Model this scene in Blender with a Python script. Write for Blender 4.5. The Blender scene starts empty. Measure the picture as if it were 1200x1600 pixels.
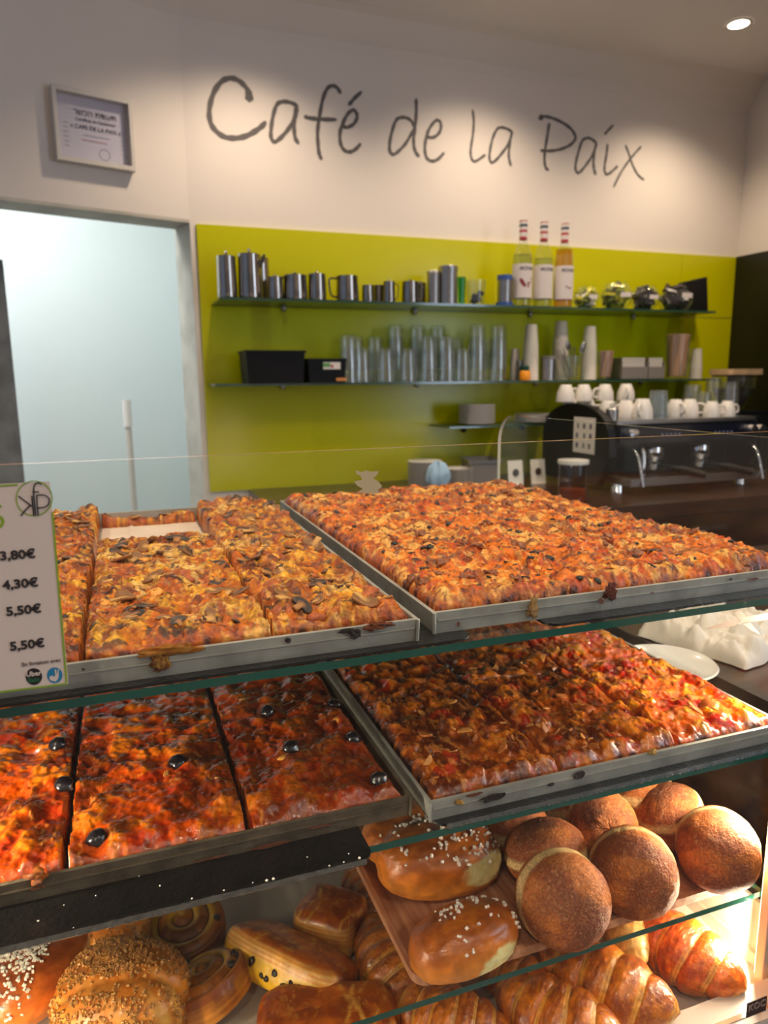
import bpy, bmesh, math, random
import numpy as np
from mathutils import Vector, Matrix, Euler
R_ = math.radians
SC = bpy.context.scene
COL = SC.collection
CZ = 1.42                      # camera height above the floor
# ------------------------------------------------------------------ camera
F_PX = 1128.0
YAW, PITCH, ROLL = R_(19.916), R_(10.462), R_(-0.515)
_f = Vector((math.sin(YAW)*math.cos(PITCH), math.cos(YAW)*math.cos(PITCH), -math.sin(PITCH)))
_r = Vector((math.cos(YAW), -math.sin(YAW), 0)); _u = _r.cross(_f)
CR = math.cos(ROLL)*_r + math.sin(ROLL)*_u
CU = -math.sin(ROLL)*_r + math.cos(ROLL)*_u
cam_d = bpy.data.cameras.new('camera'); cam = bpy.data.objects.new('camera', cam_d); COL.objects.link(cam)
m = Matrix((CR, CU, -_f)).transposed().to_4x4(); m.translation = Vector((0, 0, CZ)); cam.matrix_world = m
cam_d.sensor_fit = 'VERTICAL'; cam_d.sensor_height = 36; cam_d.lens = F_PX/1600*36
cam_d.clip_start = 0.02; cam_d.clip_end = 60
cam_d.dof.use_dof = True; cam_d.dof.focus_distance = 0.62; cam_d.dof.aperture_fstop = 8.0
SC.camera = cam
# ------------------------------------------------------------------ world, lights, exposure
w = bpy.data.worlds.new('world'); SC.world = w; w.use_nodes = True
w.node_tree.nodes['Background'].inputs[0].default_value = (0.55, 0.7, 1.0, 1)
w.node_tree.nodes['Background'].inputs[1].default_value = 0.25
SC.view_settings.view_transform = 'Standard'; SC.view_settings.look = 'None'
SC.view_settings.gamma = 1.0; SC.view_settings.use_curve_mapping = False
SC.view_settings.exposure = 0.74
WARM = (1.0, 0.80, 0.60)
def area(name, loc, direction, sx, sy, power, color, spread=math.pi):
    l = bpy.data.lights.new(name, 'AREA'); l.shape = 'RECTANGLE'; l.size = sx; l.size_y = sy
    l.energy = power; l.color = color; l.spread = spread
    o = bpy.data.objects.new(name, l); COL.objects.link(o); o.location = loc
    o.rotation_euler = Vector(direction).to_track_quat('-Z', 'Y').to_euler(); return o
def spot(name, loc, direction, power, color, angle, blend=0.6, rad=0.035):
    l = bpy.data.lights.new(name, 'SPOT'); l.energy = power; l.color = color; l.spot_size = R_(angle)
    l.spot_blend = blend; l.shadow_soft_size = rad
    o = bpy.data.objects.new(name, l); COL.objects.link(o); o.location = loc
    o.rotation_euler = Vector(direction).to_track_quat('-Z', 'Y').to_euler(); return o
ZC = CZ + 1.21                # ceiling height
WALL_SPOTS = [(0.45, 2.2), (1.30, 2.2), (2.13, 2.195)]
for x, y in WALL_SPOTS: spot('wall_spot', (x, y, ZC-0.03), (0, 0.10, -1), 18, (1.0, 0.80, 0.59), 125, 0.9)
ROOM_SPOTS = [(-0.9, 0.9), (0.15, 0.75), (1.5, 0.5), (-0.6, -0.8), (0.9, -1.0), (1.9, 1.4), (-0.2, -2.0), (1.5, -2.2), (0.30, -0.12)]  # last spot is an added lamp, lighting the pastries from the front
for x, y in ROOM_SPOTS: spot('room_or_added_spot', (x, y, ZC-0.03), (0, 0, -1), 12 if y == -0.12 else 23, WARM, 140, 0.8)
area('window_daylight', (2.56, -0.70, 1.62), (-1, 0, 0), 1.2, 1.4, 20, (0.66, 0.80, 1.0))
area('corridor_light', (-0.75, 2.85, 2.52), (0.05, 0.25, -1), 1.2, 0.3, 16, (0.93, 0.98, 1.0))
LED = (1.0, 0.84, 0.62)
for sx, xx, pw in ((1, 0.622, (0.55, 1.45, 0.75)), (-1, -0.245, (1.35, 0.8, 0.42))):
    for zc, hh, p in zip((CZ-0.295, CZ-0.465, CZ-0.615), (0.13, 0.16, 0.085), pw):
        area('case_led', (xx, 0.522, zc), (-sx*0.75, 0.66, 0), 0.008, hh, p, LED)
# ------------------------------------------------------------------ pixel helpers (author's survey of the photograph)
def ray(px, py): return (px-600)/F_PX*CR - (py-800)/F_PX*CU + _f
def at_y(px, py, Y): r = ray(px, py); r = r*(Y/r.y); return Vector((r.x, r.y, r.z+CZ))
def at_z(px, py, Z): r = ray(px, py); r = r*((Z-CZ)/r.z); return Vector((r.x, r.y, Z))
# ------------------------------------------------------------------ colours and materials
def lin(c): 
    c = c/255.0
    return c/12.92 if c <= 0.04045 else ((c+0.055)/1.055)**2.4
def rgb(r, g, b): return (lin(r), lin(g), lin(b), 1.0)
def arr(r, g, b): return np.array([lin(r), lin(g), lin(b)])
MATS = {}
def mat(name, color, rough=0.5, metal=0.0, noise=0.0, nscale=8.0, bump=0.0, bscale=60.0, coat=0.0, spec=0.5, color2=None, stretch=None, emit=None, estr=0.0, sheen=0.0):
    if name in MATS: return MATS[name]
    mt = bpy.data.materials.new(name); mt.use_nodes = True; nt = mt.node_tree; b = nt.nodes['Principled BSDF']
    b.inputs['Base Color'].default_value = color; b.inputs['Roughness'].default_value = rough
    b.inputs['Metallic'].default_value = metal; b.inputs['Coat Weight'].default_value = coat
    b.inputs['Coat Roughness'].default_value = 0.06
    b.inputs['Specular IOR Level'].default_value = spec
    if sheen: b.inputs['Sheen Weight'].default_value = sheen
    tc = nt.nodes.new('ShaderNodeTexCoord'); mp = nt.nodes.new('ShaderNodeMapping'); nt.links.new(tc.outputs['Object'], mp.inputs[0])
    if stretch: mp.inputs['Scale'].default_value = stretch
    if noise > 0 or color2:
        n = nt.nodes.new('ShaderNodeTexNoise'); n.inputs['Scale'].default_value = nscale; n.inputs['Detail'].default_value = 6
        nt.links.new(mp.outputs[0], n.inputs['Vector'])
        mx = nt.nodes.new('ShaderNodeMix'); mx.data_type = 'RGBA'
        c2 = color2 if color2 else tuple(max(0, v*(1-noise)) for v in color[:3])+(1,)
        rp = nt.nodes.new('ShaderNodeMapRange'); rp.inputs[1].default_value = 0.35; rp.inputs[2].default_value = 0.68
        nt.links.new(n.outputs['Fac'], rp.inputs[0]); nt.links.new(rp.outputs[0], mx.inputs['Factor'])
        mx.inputs['A'].default_value = color; mx.inputs['B'].default_value = c2
        nt.links.new(mx.outputs['Result'], b.inputs['Base Color'])
    if bump > 0:
        n2 = nt.nodes.new('ShaderNodeTexNoise'); n2.inputs['Scale'].default_value = bscale; n2.inputs['Detail'].default_value = 4
        nt.links.new(mp.outputs[0], n2.inputs['Vector'])
        bp = nt.nodes.new('ShaderNodeBump'); bp.inputs['Strength'].default_value = bump; bp.inputs['Distance'].default_value = 0.002
        nt.links.new(n2.outputs['Fac'], bp.inputs['Height']); nt.links.new(bp.outputs[0], b.inputs['Normal'])
    if emit: b.inputs['Emission Color'].default_value = emit; b.inputs['Emission Strength'].default_value = estr
    MATS[name] = mt; return mt
def thin_glass(name, tint=(1, 1, 1, 1), refl=1.0, dirt=0.0, rough=0.0, base=0.0, dcol=(0.75, 0.72, 0.68, 1)):
    if name in MATS: return MATS[name]
    mt = bpy.data.materials.new(name); mt.use_nodes = True; nt = mt.node_tree; nt.nodes.clear()
    out = nt.nodes.new('ShaderNodeOutputMaterial'); tr = nt.nodes.new('ShaderNodeBsdfTransparent'); gl = nt.nodes.new('ShaderNodeBsdfGlossy')
    tr.inputs[0].default_value = tint; gl.inputs['Roughness'].default_value = rough
    # Schlick reflectance of a thin pane, the same from both faces
    ge = nt.nodes.new('ShaderNodeNewGeometry'); dt = nt.nodes.new('ShaderNodeVectorMath'); dt.operation = 'DOT_PRODUCT'
    nt.links.new(ge.outputs['Normal'], dt.inputs[0]); nt.links.new(ge.outputs['Incoming'], dt.inputs[1])
    def mth(op, a, b=None, clamp=False):
        n_ = nt.nodes.new('ShaderNodeMath'); n_.operation = op; n_.use_clamp = clamp
        if hasattr(a, 'links'): nt.links.new(a, n_.inputs[0])
        else: n_.inputs[0].default_value = a
        if b is not None: n_.inputs[1].default_value = b
        return n_.outputs[0]
    k1 = mth('ABSOLUTE', dt.outputs['Value']); n_s = nt.nodes.new('ShaderNodeMath'); n_s.operation = 'SUBTRACT'; n_s.inputs[0].default_value = 1.0; nt.links.new(k1, n_s.inputs[1])
    k5 = mth('POWER', n_s.outputs[0], 5.0); k6 = mth('MULTIPLY', k5, 0.96); k7 = mth('ADD', k6, 0.04)
    mu = nt.nodes.new('ShaderNodeMath'); mu.operation = 'MULTIPLY'; mu.inputs[1].default_value = refl; mu.use_clamp = True
    nt.links.new(k7, mu.inputs[0])
    mx = nt.nodes.new('ShaderNodeMixShader'); nt.links.new(mu.outputs[0], mx.inputs[0])
    nt.links.new(tr.outputs[0], mx.inputs[1]); nt.links.new(gl.outputs[0], mx.inputs[2])
    last = mx
    if dirt > 0 or base > 0:
        df = nt.nodes.new('ShaderNodeBsdfDiffuse'); df.inputs[0].default_value = dcol
        tc = nt.nodes.new('ShaderNodeTexCoord'); n = nt.nodes.new('ShaderNodeTexNoise'); n.inputs['Scale'].default_value = 14; n.inputs['Detail'].default_value = 8
        nt.links.new(tc.outputs['Object'], n.inputs['Vector'])
        mr = nt.nodes.new('ShaderNodeMapRange'); mr.inputs[1].default_value = 0.45; mr.inputs[2].default_value = 0.8; mr.inputs[3].default_value = base; mr.inputs[4].default_value = base+dirt
        nt.links.new(n.outputs['Fac'], mr.inputs[0])
        m2 = nt.nodes.new('ShaderNodeMixShader'); nt.links.new(mr.outputs[0], m2.inputs[0]); nt.links.new(mx.outputs[0], m2.inputs[1]); nt.links.new(df.outputs[0], m2.inputs[2]); last = m2
    nt.links.new(last.outputs[0], out.inputs[0]); MATS[name] = mt; return mt
def food(name, rough=0.4, coat=0.0, bump=0.4, bscale=350.0, var=0.25, vscale=220.0, stretch=None, sss=0.0, spec=0.5, bd=0.0012):
    """colour from the mesh's own colour attribute, varied by fine procedural noise"""
    if name in MATS: return MATS[name]
    mt = bpy.data.materials.new(name); mt.use_nodes = True; nt = mt.node_tree; b = nt.nodes['Principled BSDF']
    b.inputs['Roughness'].default_value = rough; b.inputs['Coat Weight'].default_value = coat; b.inputs['Coat Roughness'].default_value = 0.12
    b.inputs['Specular IOR Level'].default_value = spec
    a = nt.nodes.new('ShaderNodeVertexColor'); a.layer_name = 'Col'
    tc = nt.nodes.new('ShaderNodeTexCoord'); mp = nt.nodes.new('ShaderNodeMapping'); nt.links.new(tc.outputs['Object'], mp.inputs[0])
    if stretch: mp.inputs['Scale'].default_value = stretch
    n = nt.nodes.new('ShaderNodeTexNoise'); n.inputs['Scale'].default_value = vscale; n.inputs['Detail'].default_value = 5
    nt.links.new(mp.outputs[0], n.inputs['Vector'])
    mr = nt.nodes.new('ShaderNodeMapRange'); mr.inputs[1].default_value = 0.3; mr.inputs[2].default_value = 0.7
    mr.inputs[3].default_value = 1-var; mr.inputs[4].default_value = 1+var*0.6
    nt.links.new(n.outputs['Fac'], mr.inputs[0])
    mx = nt.nodes.new('ShaderNodeVectorMath'); mx.operation = 'SCALE'; nt.links.new(a.outputs['Color'], mx.inputs[0]); nt.links.new(mr.outputs[0], mx.inputs['Scale'])
    nt.links.new(mx.outputs[0], b.inputs['Base Color'])
    if sss:
        b.inputs['Subsurface Weight'].default_value = sss; b.inputs['Subsurface Radius'].default_value = (1, .5, .2); b.inputs['Subsurface Scale'].default_value = 0.004
    n2 = nt.nodes.new('ShaderNodeTexNoise'); n2.inputs['Scale'].default_value = bscale; n2.inputs['Detail'].default_value = 5
    nt.links.new(mp.outputs[0], n2.inputs['Vector'])
    bp = nt.nodes.new('ShaderNodeBump'); bp.inputs['Strength'].default_value = bump; bp.inputs['Distance'].default_value = bd
    nt.links.new(n2.outputs['Fac'], bp.inputs['Height']); nt.links.new(bp.outputs[0], b.inputs['Normal'])
    MATS[name] = mt; return mt
M_wall = mat('warm white plaster', rgb(222, 212, 202), 0.85, bump=0.15, bscale=90, noise=0.04, nscale=2)
M_ceil = mat('ceiling paint', rgb(226, 220, 220), 0.9)
M_corr = mat('pale blue corridor paint', rgb(214, 222, 220), 0.7, noise=0.06, nscale=1.5)
M_jamb = mat('scuffed jamb paint', rgb(196, 190, 176), 0.8, noise=0.3, nscale=9, bump=0.3)
M_grey = mat('mottled grey strip', rgb(120, 124, 124), 0.8, noise=0.35, nscale=18)
M_floor = mat('grey floor tile', rgb(128, 120, 116), 0.4, noise=0.3, nscale=3)
M_lime = mat('lime green lacquered panel', rgb(192, 188, 0), 0.22, noise=0.03, nscale=2, coat=0.0, spec=0.3)
M_letter = mat('grey wall paint lettering', rgb(92, 86, 84), 0.7)
M_white = mat('white ceramic', rgb(225, 220, 212), 0.25, coat=0.3)
M_plate = mat('grey white stoneware', rgb(190, 184, 178), 0.35)
M_paperw = mat('white paper', rgb(225, 218, 208), 0.8, bump=0.1, bscale=200)
M_steel = mat('polished stainless steel', rgb(158, 150, 142), 0.12, 1.0, noise=0.15, nscale=30)
M_brush = mat('brushed steel', rgb(170, 168, 165), 0.32, 1.0, noise=0.2, nscale=40, stretch=(1, 1, 8))
M_alu = mat('worn aluminium tray', rgb(176, 174, 164), 0.42, 0.35, noise=0.35, nscale=30, bump=0.3, bscale=120)
M_chrome = mat('chrome', rgb(225, 225, 228), 0.05, 1.0)
M_black = mat('black plastic', rgb(16, 15, 14), 0.5, noise=0.3, spec=0.2)
M_blackm = mat('matt black machine', rgb(11, 11, 12), 0.35, coat=0.0, spec=0.3)
M_enamel = mat('black enamelled baking sheet', rgb(17, 17, 16), 0.3, noise=0.3, nscale=60, bump=0.5, bscale=260, coat=0.2)
M_fridge = mat('black side panel', rgb(14, 13, 8), 0.4)
M_wood = mat('dark walnut worktop', rgb(62, 42, 27), 0.3, color2=rgb(24, 16, 11), nscale=5, stretch=(0.8, 7, 7), bump=0.1, bscale=20, coat=0.3)
M_board = mat('pinkish wood grain board', rgb(216, 158, 118), 0.3, color2=rgb(160, 96, 62), nscale=16, stretch=(6, 0.7, 6), coat=0.35, bump=0.25, bscale=50)
M_glass = thin_glass('clear case glass', (0.985, 0.995, 0.985, 1), 0.45, 0.004)
M_shelfg = thin_glass('greenish shelf glass', (0.975, 0.99, 0.975, 1), 1.0)
M_wshelf = thin_glass('green tinted wall shelf glass', (0.5, 0.66, 0.52, 1), 1.0, base=0.22, dcol=(0.14, 0.25, 0.14, 1))
M_tumb = thin_glass('tumbler glass', (0.96, 0.98, 0.97, 1), 2.6, base=0.045)
M_tumbb = thin_glass('pale blue tumbler glass', (0.72, 0.86, 0.92, 1), 1.6, base=0.15)
M_jar = thin_glass('jar glass', (0.95, 0.97, 0.95, 1), 1.3, base=0.03)
M_edge = mat('green polished glass edge', rgb(14, 78, 66), 0.12, coat=0.6)
M_edgew = mat('green wall shelf edge', rgb(48, 78, 58), 0.15, coat=0.5)
M_rim = mat('bevelled glass rim', rgb(196, 150, 118), 0.15, coat=0.6)
M_paneedge = mat('clear pane edge', rgb(196, 192, 172), 0.1, coat=0.8)
M_rail = mat('white metal rail', rgb(205, 198, 188), 0.35, noise=0.1)
M_led = mat('led strip', rgb(255, 240, 210), 0.5, emit=rgb(255, 225, 180), estr=6)
M_spotface = mat('downlight lens', rgb(255, 250, 240), 0.5, emit=(1.0, 0.86, 0.68, 1), estr=7)
M_parch = mat('baking parchment', rgb(214, 196, 176), 0.75, bump=0.5, bscale=50, noise=0.12, nscale=20)
M_deck = mat('greyish paper lined base', rgb(190, 176, 166), 0.6, bump=0.4, bscale=30, noise=0.2, nscale=12)
M_print = mat('black print', rgb(30, 25, 26), 0.6)
M_green = mat('sign green', rgb(118, 148, 20), 0.6)
M_sign = mat('price card', rgb(196, 182, 172), 0.5, noise=0.05, nscale=6)
# ------------------------------------------------------------------ mesh helpers
def link(name, me, parent=None, loc=None, rot=None):
    o = bpy.data.objects.new(name, me); COL.objects.link(o)
    if loc is not None: o.location = loc
    if rot is not None: o.rotation_euler = rot
    if parent is not None: o.parent = parent
    return o
def tag(o, label=None, cat=None, group=None, kind=None):
    if label: o['label'] = label
    if cat: o['category'] = cat
    if group: o['group'] = group
    if kind: o['kind'] = kind
    return o
def thing(name, label, cat, loc=(0, 0, 0), rotz=0.0, group=None):
    return tag(link(name, None, None, loc, (0, 0, rotz)), label, cat, group)
def copy_tree(o, parent=None):
    c = o.copy(); COL.objects.link(c)
    if parent is not None: c.parent = parent
    for ch in list(o.children): copy_tree(ch, c)
    return c
class MB:
    def __init__(s): s.v = []; s.f = []; s.mi = []; s.mats = []; s.sm = []
    def slot(s, m):
        if m not in s.mats: s.mats.append(m)
        return s.mats.index(m)
    def add(s, vs, fs, m, smooth=False):
        b = len(s.v); s.v += [tuple(v) for v in vs]; k = s.slot(m)
        for f in fs: s.f.append(tuple(i+b for i in f)); s.mi.append(k); s.sm.append(smooth)
    def box(s, x0, x1, y0, y1, z0, z1, m, m_edge=None, rot=None, org=None):
        vs = [(x, y, z) for x in (x0, x1) for y in (y0, y1) for z in (z0, z1)]
        if rot is not None:
            o = Vector(org) if org is not None else Vector(((x0+x1)/2, (y0+y1)/2, (z0+z1)/2))
            vs = [tuple(rot @ (Vector(v)-o)+o) for v in vs]
        s.add(vs, [(1, 3, 7, 5), (0, 4, 6, 2)] , m)
        me = m_edge or m
        s.add(vs, [(0, 1, 5, 4), (2, 6, 7, 3), (0, 2, 3, 1), (4, 5, 7, 6)], me)
    def tube(s, pts, r, m, seg=10, caps=True, flat=1.0):
        pts = [Vector(p) for p in pts]; n = len(pts); rs = r if isinstance(r, (list, tuple)) else [r]*n
        vs = []; up = None
        for i, p in enumerate(pts):
            t = (pts[min(i+1, n-1)]-pts[max(i-1, 0)]).normalized()
            if up is None: up = Vector((0, 0, 1)) if abs(t.z) < 0.9 else Vector((1, 0, 0))
            a = t.cross(up).normalized(); b = a.cross(t).normalized(); up = b
            for k in range(seg):
                th = 2*math.pi*k/seg; vs.append(p+rs[i]*(math.cos(th)*a+flat*math.sin(th)*b))
        fs = [(i*seg+k, i*seg+(k+1) % seg, (i+1)*seg+(k+1) % seg, (i+1)*seg+k) for i in range(n-1) for k in range(seg)]
        if caps: fs += [tuple(range(seg))[::-1], tuple((n-1)*seg+k for k in range(seg))]
        s.add(vs, fs, m, True)
    def lathe(s, prof, m, c=(0, 0, 0), seg=28, rot=None, sx=1.0):
        vs = []; fs = []; n = len(prof)
        for r, z in prof:
            for k in range(seg):
                th = 2*math.pi*k/seg; v = Vector((max(r, 1e-5)*math.cos(th)*sx, max(r, 1e-5)*math.sin(th), z))
                if rot is not None: v = rot @ v
                vs.append(v+Vector(c))
        for i in range(n-1):
            for k in range(seg): fs.append((i*seg+k, i*seg+(k+1) % seg, (i+1)*seg+(k+1) % seg, (i+1)*seg+k))
        s.add(vs, fs, m, True)
    def mesh(s, name, sharp=True):
        me = bpy.data.meshes.new(name); me.from_pydata(s.v, [], s.f)
        for m in s.mats: me.materials.append(m)
        me.polygons.foreach_set('material_index', s.mi); me.polygons.foreach_set('use_smooth', s.sm)
        me.update()
        if sharp and any(s.sm): 
            try: me.set_sharp_from_angle(angle=R_(40))
            except Exception: pass
        return me
    def build(s, name, parent=None, loc=None, rot=None, bevel=0.0):
        o = link(name, s.mesh(name), parent, loc, rot)
        if bevel:
            b = o.modifiers.new('bevel', 'BEVEL'); b.width = bevel; b.segments = 2; b.limit_method = 'ANGLE'
        return o
def one(fn, name, parent=None, loc=None, rot=None, bevel=0.0):
    m = MB(); fn(m); return m.build(name, parent, loc, rot, bevel)
def box_obj(name, b, m, parent=None, bevel=0.0, m_edge=None): return one(lambda q: q.box(*b, m, m_edge), name, parent, bevel=bevel)
def rounded_slab(q, x0, x1, y0, y1, z0, z1, rad, m, m_side=None, n=5):
    pts = []
    for cx, cy, a0 in ((x1-rad, y1-rad, 0), (x0+rad, y1-rad, 90), (x0+rad, y0+rad, 180), (x1-rad, y0+rad, 270)):
        for k in range(n+1):
            a = R_(a0+90*k/n); pts.append((cx+rad*math.cos(a), cy+rad*math.sin(a)))
    N = len(pts); vs = [(x, y, z0) for x, y in pts]+[(x, y, z1) for x, y in pts]
    q.add(vs, [tuple(range(N, 2*N)), tuple(range(N))[::-1]], m)
    q.add(vs, [(i, (i+1) % N, N+(i+1) % N, N+i) for i in range(N)], m_side or m)
def text_mesh(s, size, m, bold=0.0, thick=0.0003, bend=None):
    cu = bpy.data.curves.new('txt', 'FONT'); cu.body = s; cu.size = size; cu.extrude = thick; cu.offset = bold; cu.align_x = 'CENTER'; cu.resolution_u = 3
    o = bpy.data.objects.new('txt', cu); COL.objects.link(o)
    bpy.context.view_layer.update()
    me = bpy.data.meshes.new_from_object(o.evaluated_get(bpy.context.evaluated_depsgraph_get()))
    bpy.data.objects.remove(o); bpy.data.curves.remove(cu)
    me.materials.clear(); me.materials.append(m)
    if bend:
        for v in me.vertices:
            x, y, z = v.co; a = x/bend; rr = bend+z; v.co = (rr*math.sin(a), y, rr*math.cos(a)-bend)
    return me
# numpy noise ---------------------------------------------------------------
def _hash(ix, iy, seed):
    h = (ix.astype(np.int64)*374761393 + iy.astype(np.int64)*668265263 + seed*1442695041) & 0xffffffff
    h = ((h ^ (h >> 13))*1274126177) & 0xffffffff
    return ((h ^ (h >> 16)) & 0xffff)/65535.0
def vnoise(x, y, seed=0):
    ix = np.floor(x); iy = np.floor(y); fx = x-ix; fy = y-iy; fx = fx*fx*(3-2*fx); fy = fy*fy*(3-2*fy)
    a = _hash(ix, iy, seed); b = _hash(ix+1, iy, seed); c = _hash(ix, iy+1, seed); d = _hash(ix+1, iy+1, seed)
    return (a*(1-fx)+b*fx)*(1-fy)+(c*(1-fx)+d*fx)*fy
def fbm(x, y, seed=0, octv=4):
    t = 0; a = 0.5; s = 0
    for i in range(octv):
        t = t+a*vnoise(x*2**i+17.3*i, y*2**i-9.1*i, seed+i*7); s += a; a *= 0.5
    return t/s
def worley(x, y, seed=0):
    ix = np.floor(x); iy = np.floor(y); best = np.full(x.shape, 9.0); bid = np.zeros(x.shape)
    for dx in (-1, 0, 1):
        for dy in (-1, 0, 1):
            cx = ix+dx; cy = iy+dy; px = cx+_hash(cx, cy, seed); py = cy+_hash(cx, cy, seed+31)
            d = np.hypot(px-x, py-y); k = d < best; best = np.where(k, d, best); bid = np.where(k, _hash(cx, cy, seed+77), bid)
    return best, bid
def sstep(a, b, x): t = np.clip((x-a)/(b-a), 0, 1); return t*t*(3-2*t)
def mixc(c, col, f): return c*(1-f[..., None])+col*f[..., None]
def grid_mesh(name, P, C, m, close_u=False, close_v=False, caps=False):
    nu, nv = P.shape[:2]; co = P.reshape(-1, 3).astype(np.float32)
    i = np.arange(nu if close_u else nu-1)[:, None]; j = np.arange(nv if close_v else nv-1)[None, :]
    i2 = (i+1) % nu; j2 = (j+1) % nv
    q = np.stack([i*nv+j, i2*nv+j, i2*nv+j2, i*nv+j2], -1).reshape(-1, 4).astype(np.int32)
    me = bpy.data.meshes.new(name); me.vertices.add(len(co)); me.vertices.foreach_set('co', co.ravel())
    me.loops.add(q.size); me.loops.foreach_set('vertex_index', q.ravel())
    me.polygons.add(len(q)); me.polygons.foreach_set('loop_start', np.arange(0, q.size, 4, dtype=np.int32))
    me.polygons.foreach_set('use_smooth', np.ones(len(q), bool)); me.update(calc_edges=True)
    if C is not None:
        ca = me.color_attributes.new('Col', 'FLOAT_COLOR', 'POINT')
        c4 = np.ones((len(co), 4), np.float32); c4[:, :3] = np.clip(C.reshape(-1, 3), 0, 1); ca.data.foreach_set('color', c4.ravel())
    me.materials.append(m); return me
def tint_mesh(me, fn):
    """set the colour attribute of a small mesh from fn(co)->rgb"""
    ca = me.color_attributes.new('Col', 'FLOAT_COLOR', 'POINT')
    for i, v in enumerate(me.vertices): c = fn(v.co); ca.data[i].color = (c[0], c[1], c[2], 1)
    return me
# ------------------------------------------------------------------ the room
def st(o): o['kind'] = 'structure'; return o
def sbox(name, b, m, bevel=0.0): return st(box_obj(name, b, m, bevel=bevel))
XR, YB = 2.61, 2.60
st(box_obj('floor', (-3.2, XR+0.1, -3.1, 4.3, -0.05, 0), M_floor))
def ceil_fn(q): q.box(-3.2, XR+0.1, -3.1, 4.3, ZC, ZC+0.06, M_ceil)
st(one(ceil_fn, 'ceiling'))
sbox('wall_back', (0.264, XR+0.1, YB, YB+0.12, 0, ZC), M_wall)
def right_wall(q):
    q.box(XR, XR+0.1, -0.05, YB, 0, ZC, M_wall); q.box(XR, XR+0.1, -3.0, -1.35, 0, ZC, M_wall)
    q.box(XR, XR+0.1, -1.35, -0.05, 0, 0.85, M_wall); q.box(XR, XR+0.1, -1.35, -0.05, 2.4, ZC, M_wall)
st(one(right_wall, 'wall_right'))
sbox('wall_front', (-3.2, XR+0.1, -3.1, -3.0, 0, ZC), M_wall)
def win(q):
    for b in ((-1.35, -1.29, 0.85, 2.4), (-0.11, -0.05, 0.85, 2.4), (-0.73, -0.67, 0.85, 2.4), (-1.35, -0.05, 0.85, 0.91), (-1.35, -0.05, 2.34, 2.4)):
        q.box(XR+0.01, XR+0.07, b[0], b[1], b[2], b[3], M_rail)
    q.box(XR+0.035, XR+0.04, -1.29, -0.11, 0.91, 2.34, thin_glass('window glass'))
st(one(win, 'window_1'))
LW = (-0.961, -0.277); LN = (-0.277, 0.961)         # along the left wall, and into the corridor behind it
def lw(s, d, z): return (0.264+LW[0]*s+LN[0]*d, YB+LW[1]*s+LN[1]*d, z)
def lbox(q, s0, s1, d0, d1, z0, z1, m, m2=None):
    vs = [lw(s, d, z) for s in (s0, s1) for d in (d0, d1) for z in (z0, z1)]
    fs = [(1, 3, 7, 5), (0, 4, 6, 2), (0, 1, 5, 4), (2, 6, 7, 3), (0, 2, 3, 1), (4, 5, 7, 6)]
    q.add(vs, fs[2:4]+fs[:2]+fs[5:], m); q.add(vs, [fs[4]], m2 or m)
ZO = CZ+0.515                                        # top of the doorway
def left_wall(q):
    lbox(q, 0, 3.6, 0, 0.13, ZO+0.01, ZC, M_wall); lbox(q, 1.0, 3.6, 0, 0.13, 0, ZO+0.01, M_wall)
st(one(left_wall, 'wall_left'))
st(one(lambda q: (lbox(q, 0.0, 1.0, 0.0, 0.13, ZO, ZO+0.01, M_jamb), lbox(q, -0.012, 0.0, 0.0, 0.14, 0, ZO+0.01, M_jamb)), 'trim_1'))
st(one(lambda q: lbox(q, -2.2, 3.6, 1.05, 1.15, 0, ZC, M_corr), 'wall_corridor'))
st(one(lambda q: q.box(0.40, 0.50, YB+0.12, YB+1.6, 0, ZC, M_corr), 'wall_passage'))
# cornice between the back wall and the ceiling
def cornice(q):
    prof = [(YB, CZ+1.10), (YB-0.012, CZ+1.13), (YB-0.075, ZC-0.012), (YB-0.10, ZC)]
    vs = [(x, y, z) for x in (0.2, XR) for y, z in prof+[(YB, ZC)]]
    n = 5; q.add(vs, [(i, i+1, n+i+1, n+i) for i in range(4)], M_wall)
st(one(cornice, 'trim_2'))
def cornl(q):
    prof = [(0, CZ+1.10), (-0.012, CZ+1.13), (-0.075, ZC-0.012), (-0.10, ZC)]
    vs = [lw(s, d, z) for s in (-0.02, 3.6) for d, z in prof]
    q.add(vs, [(i, i+1, 4+i+1, 4+i) for i in range(3)], M_wall)
st(one(cornl, 'trim_3'))
# grey column seen through the doorway, and the standing pipe
g0 = at_y(5, 430, 2.62); g1 = at_y(37, 785, 2.62)
st(one(lambda q: lbox(q, 0.55, 0.95, 0.14, 0.20, 0, CZ+0.37, M_grey), 'trim_4'))
pp = at_y(203, 700, 3.2)
pz = at_y(200, 625, 3.2).z
t = thing('standing_pole', 'slim white pole standing against the pale wall beyond the doorway', 'pole', (pp.x, pp.y, 0))
one(lambda q: q.lathe([(0.013, 0), (0.013, pz-0.09), (0.0, pz-0.09)], M_rail, seg=14), 'tube', t)
one(lambda q: q.lathe([(0.0, pz-0.11), (0.018, pz-0.11), (0.018, pz), (0.0, pz)], M_white, seg=14), 'cap', t)
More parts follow.
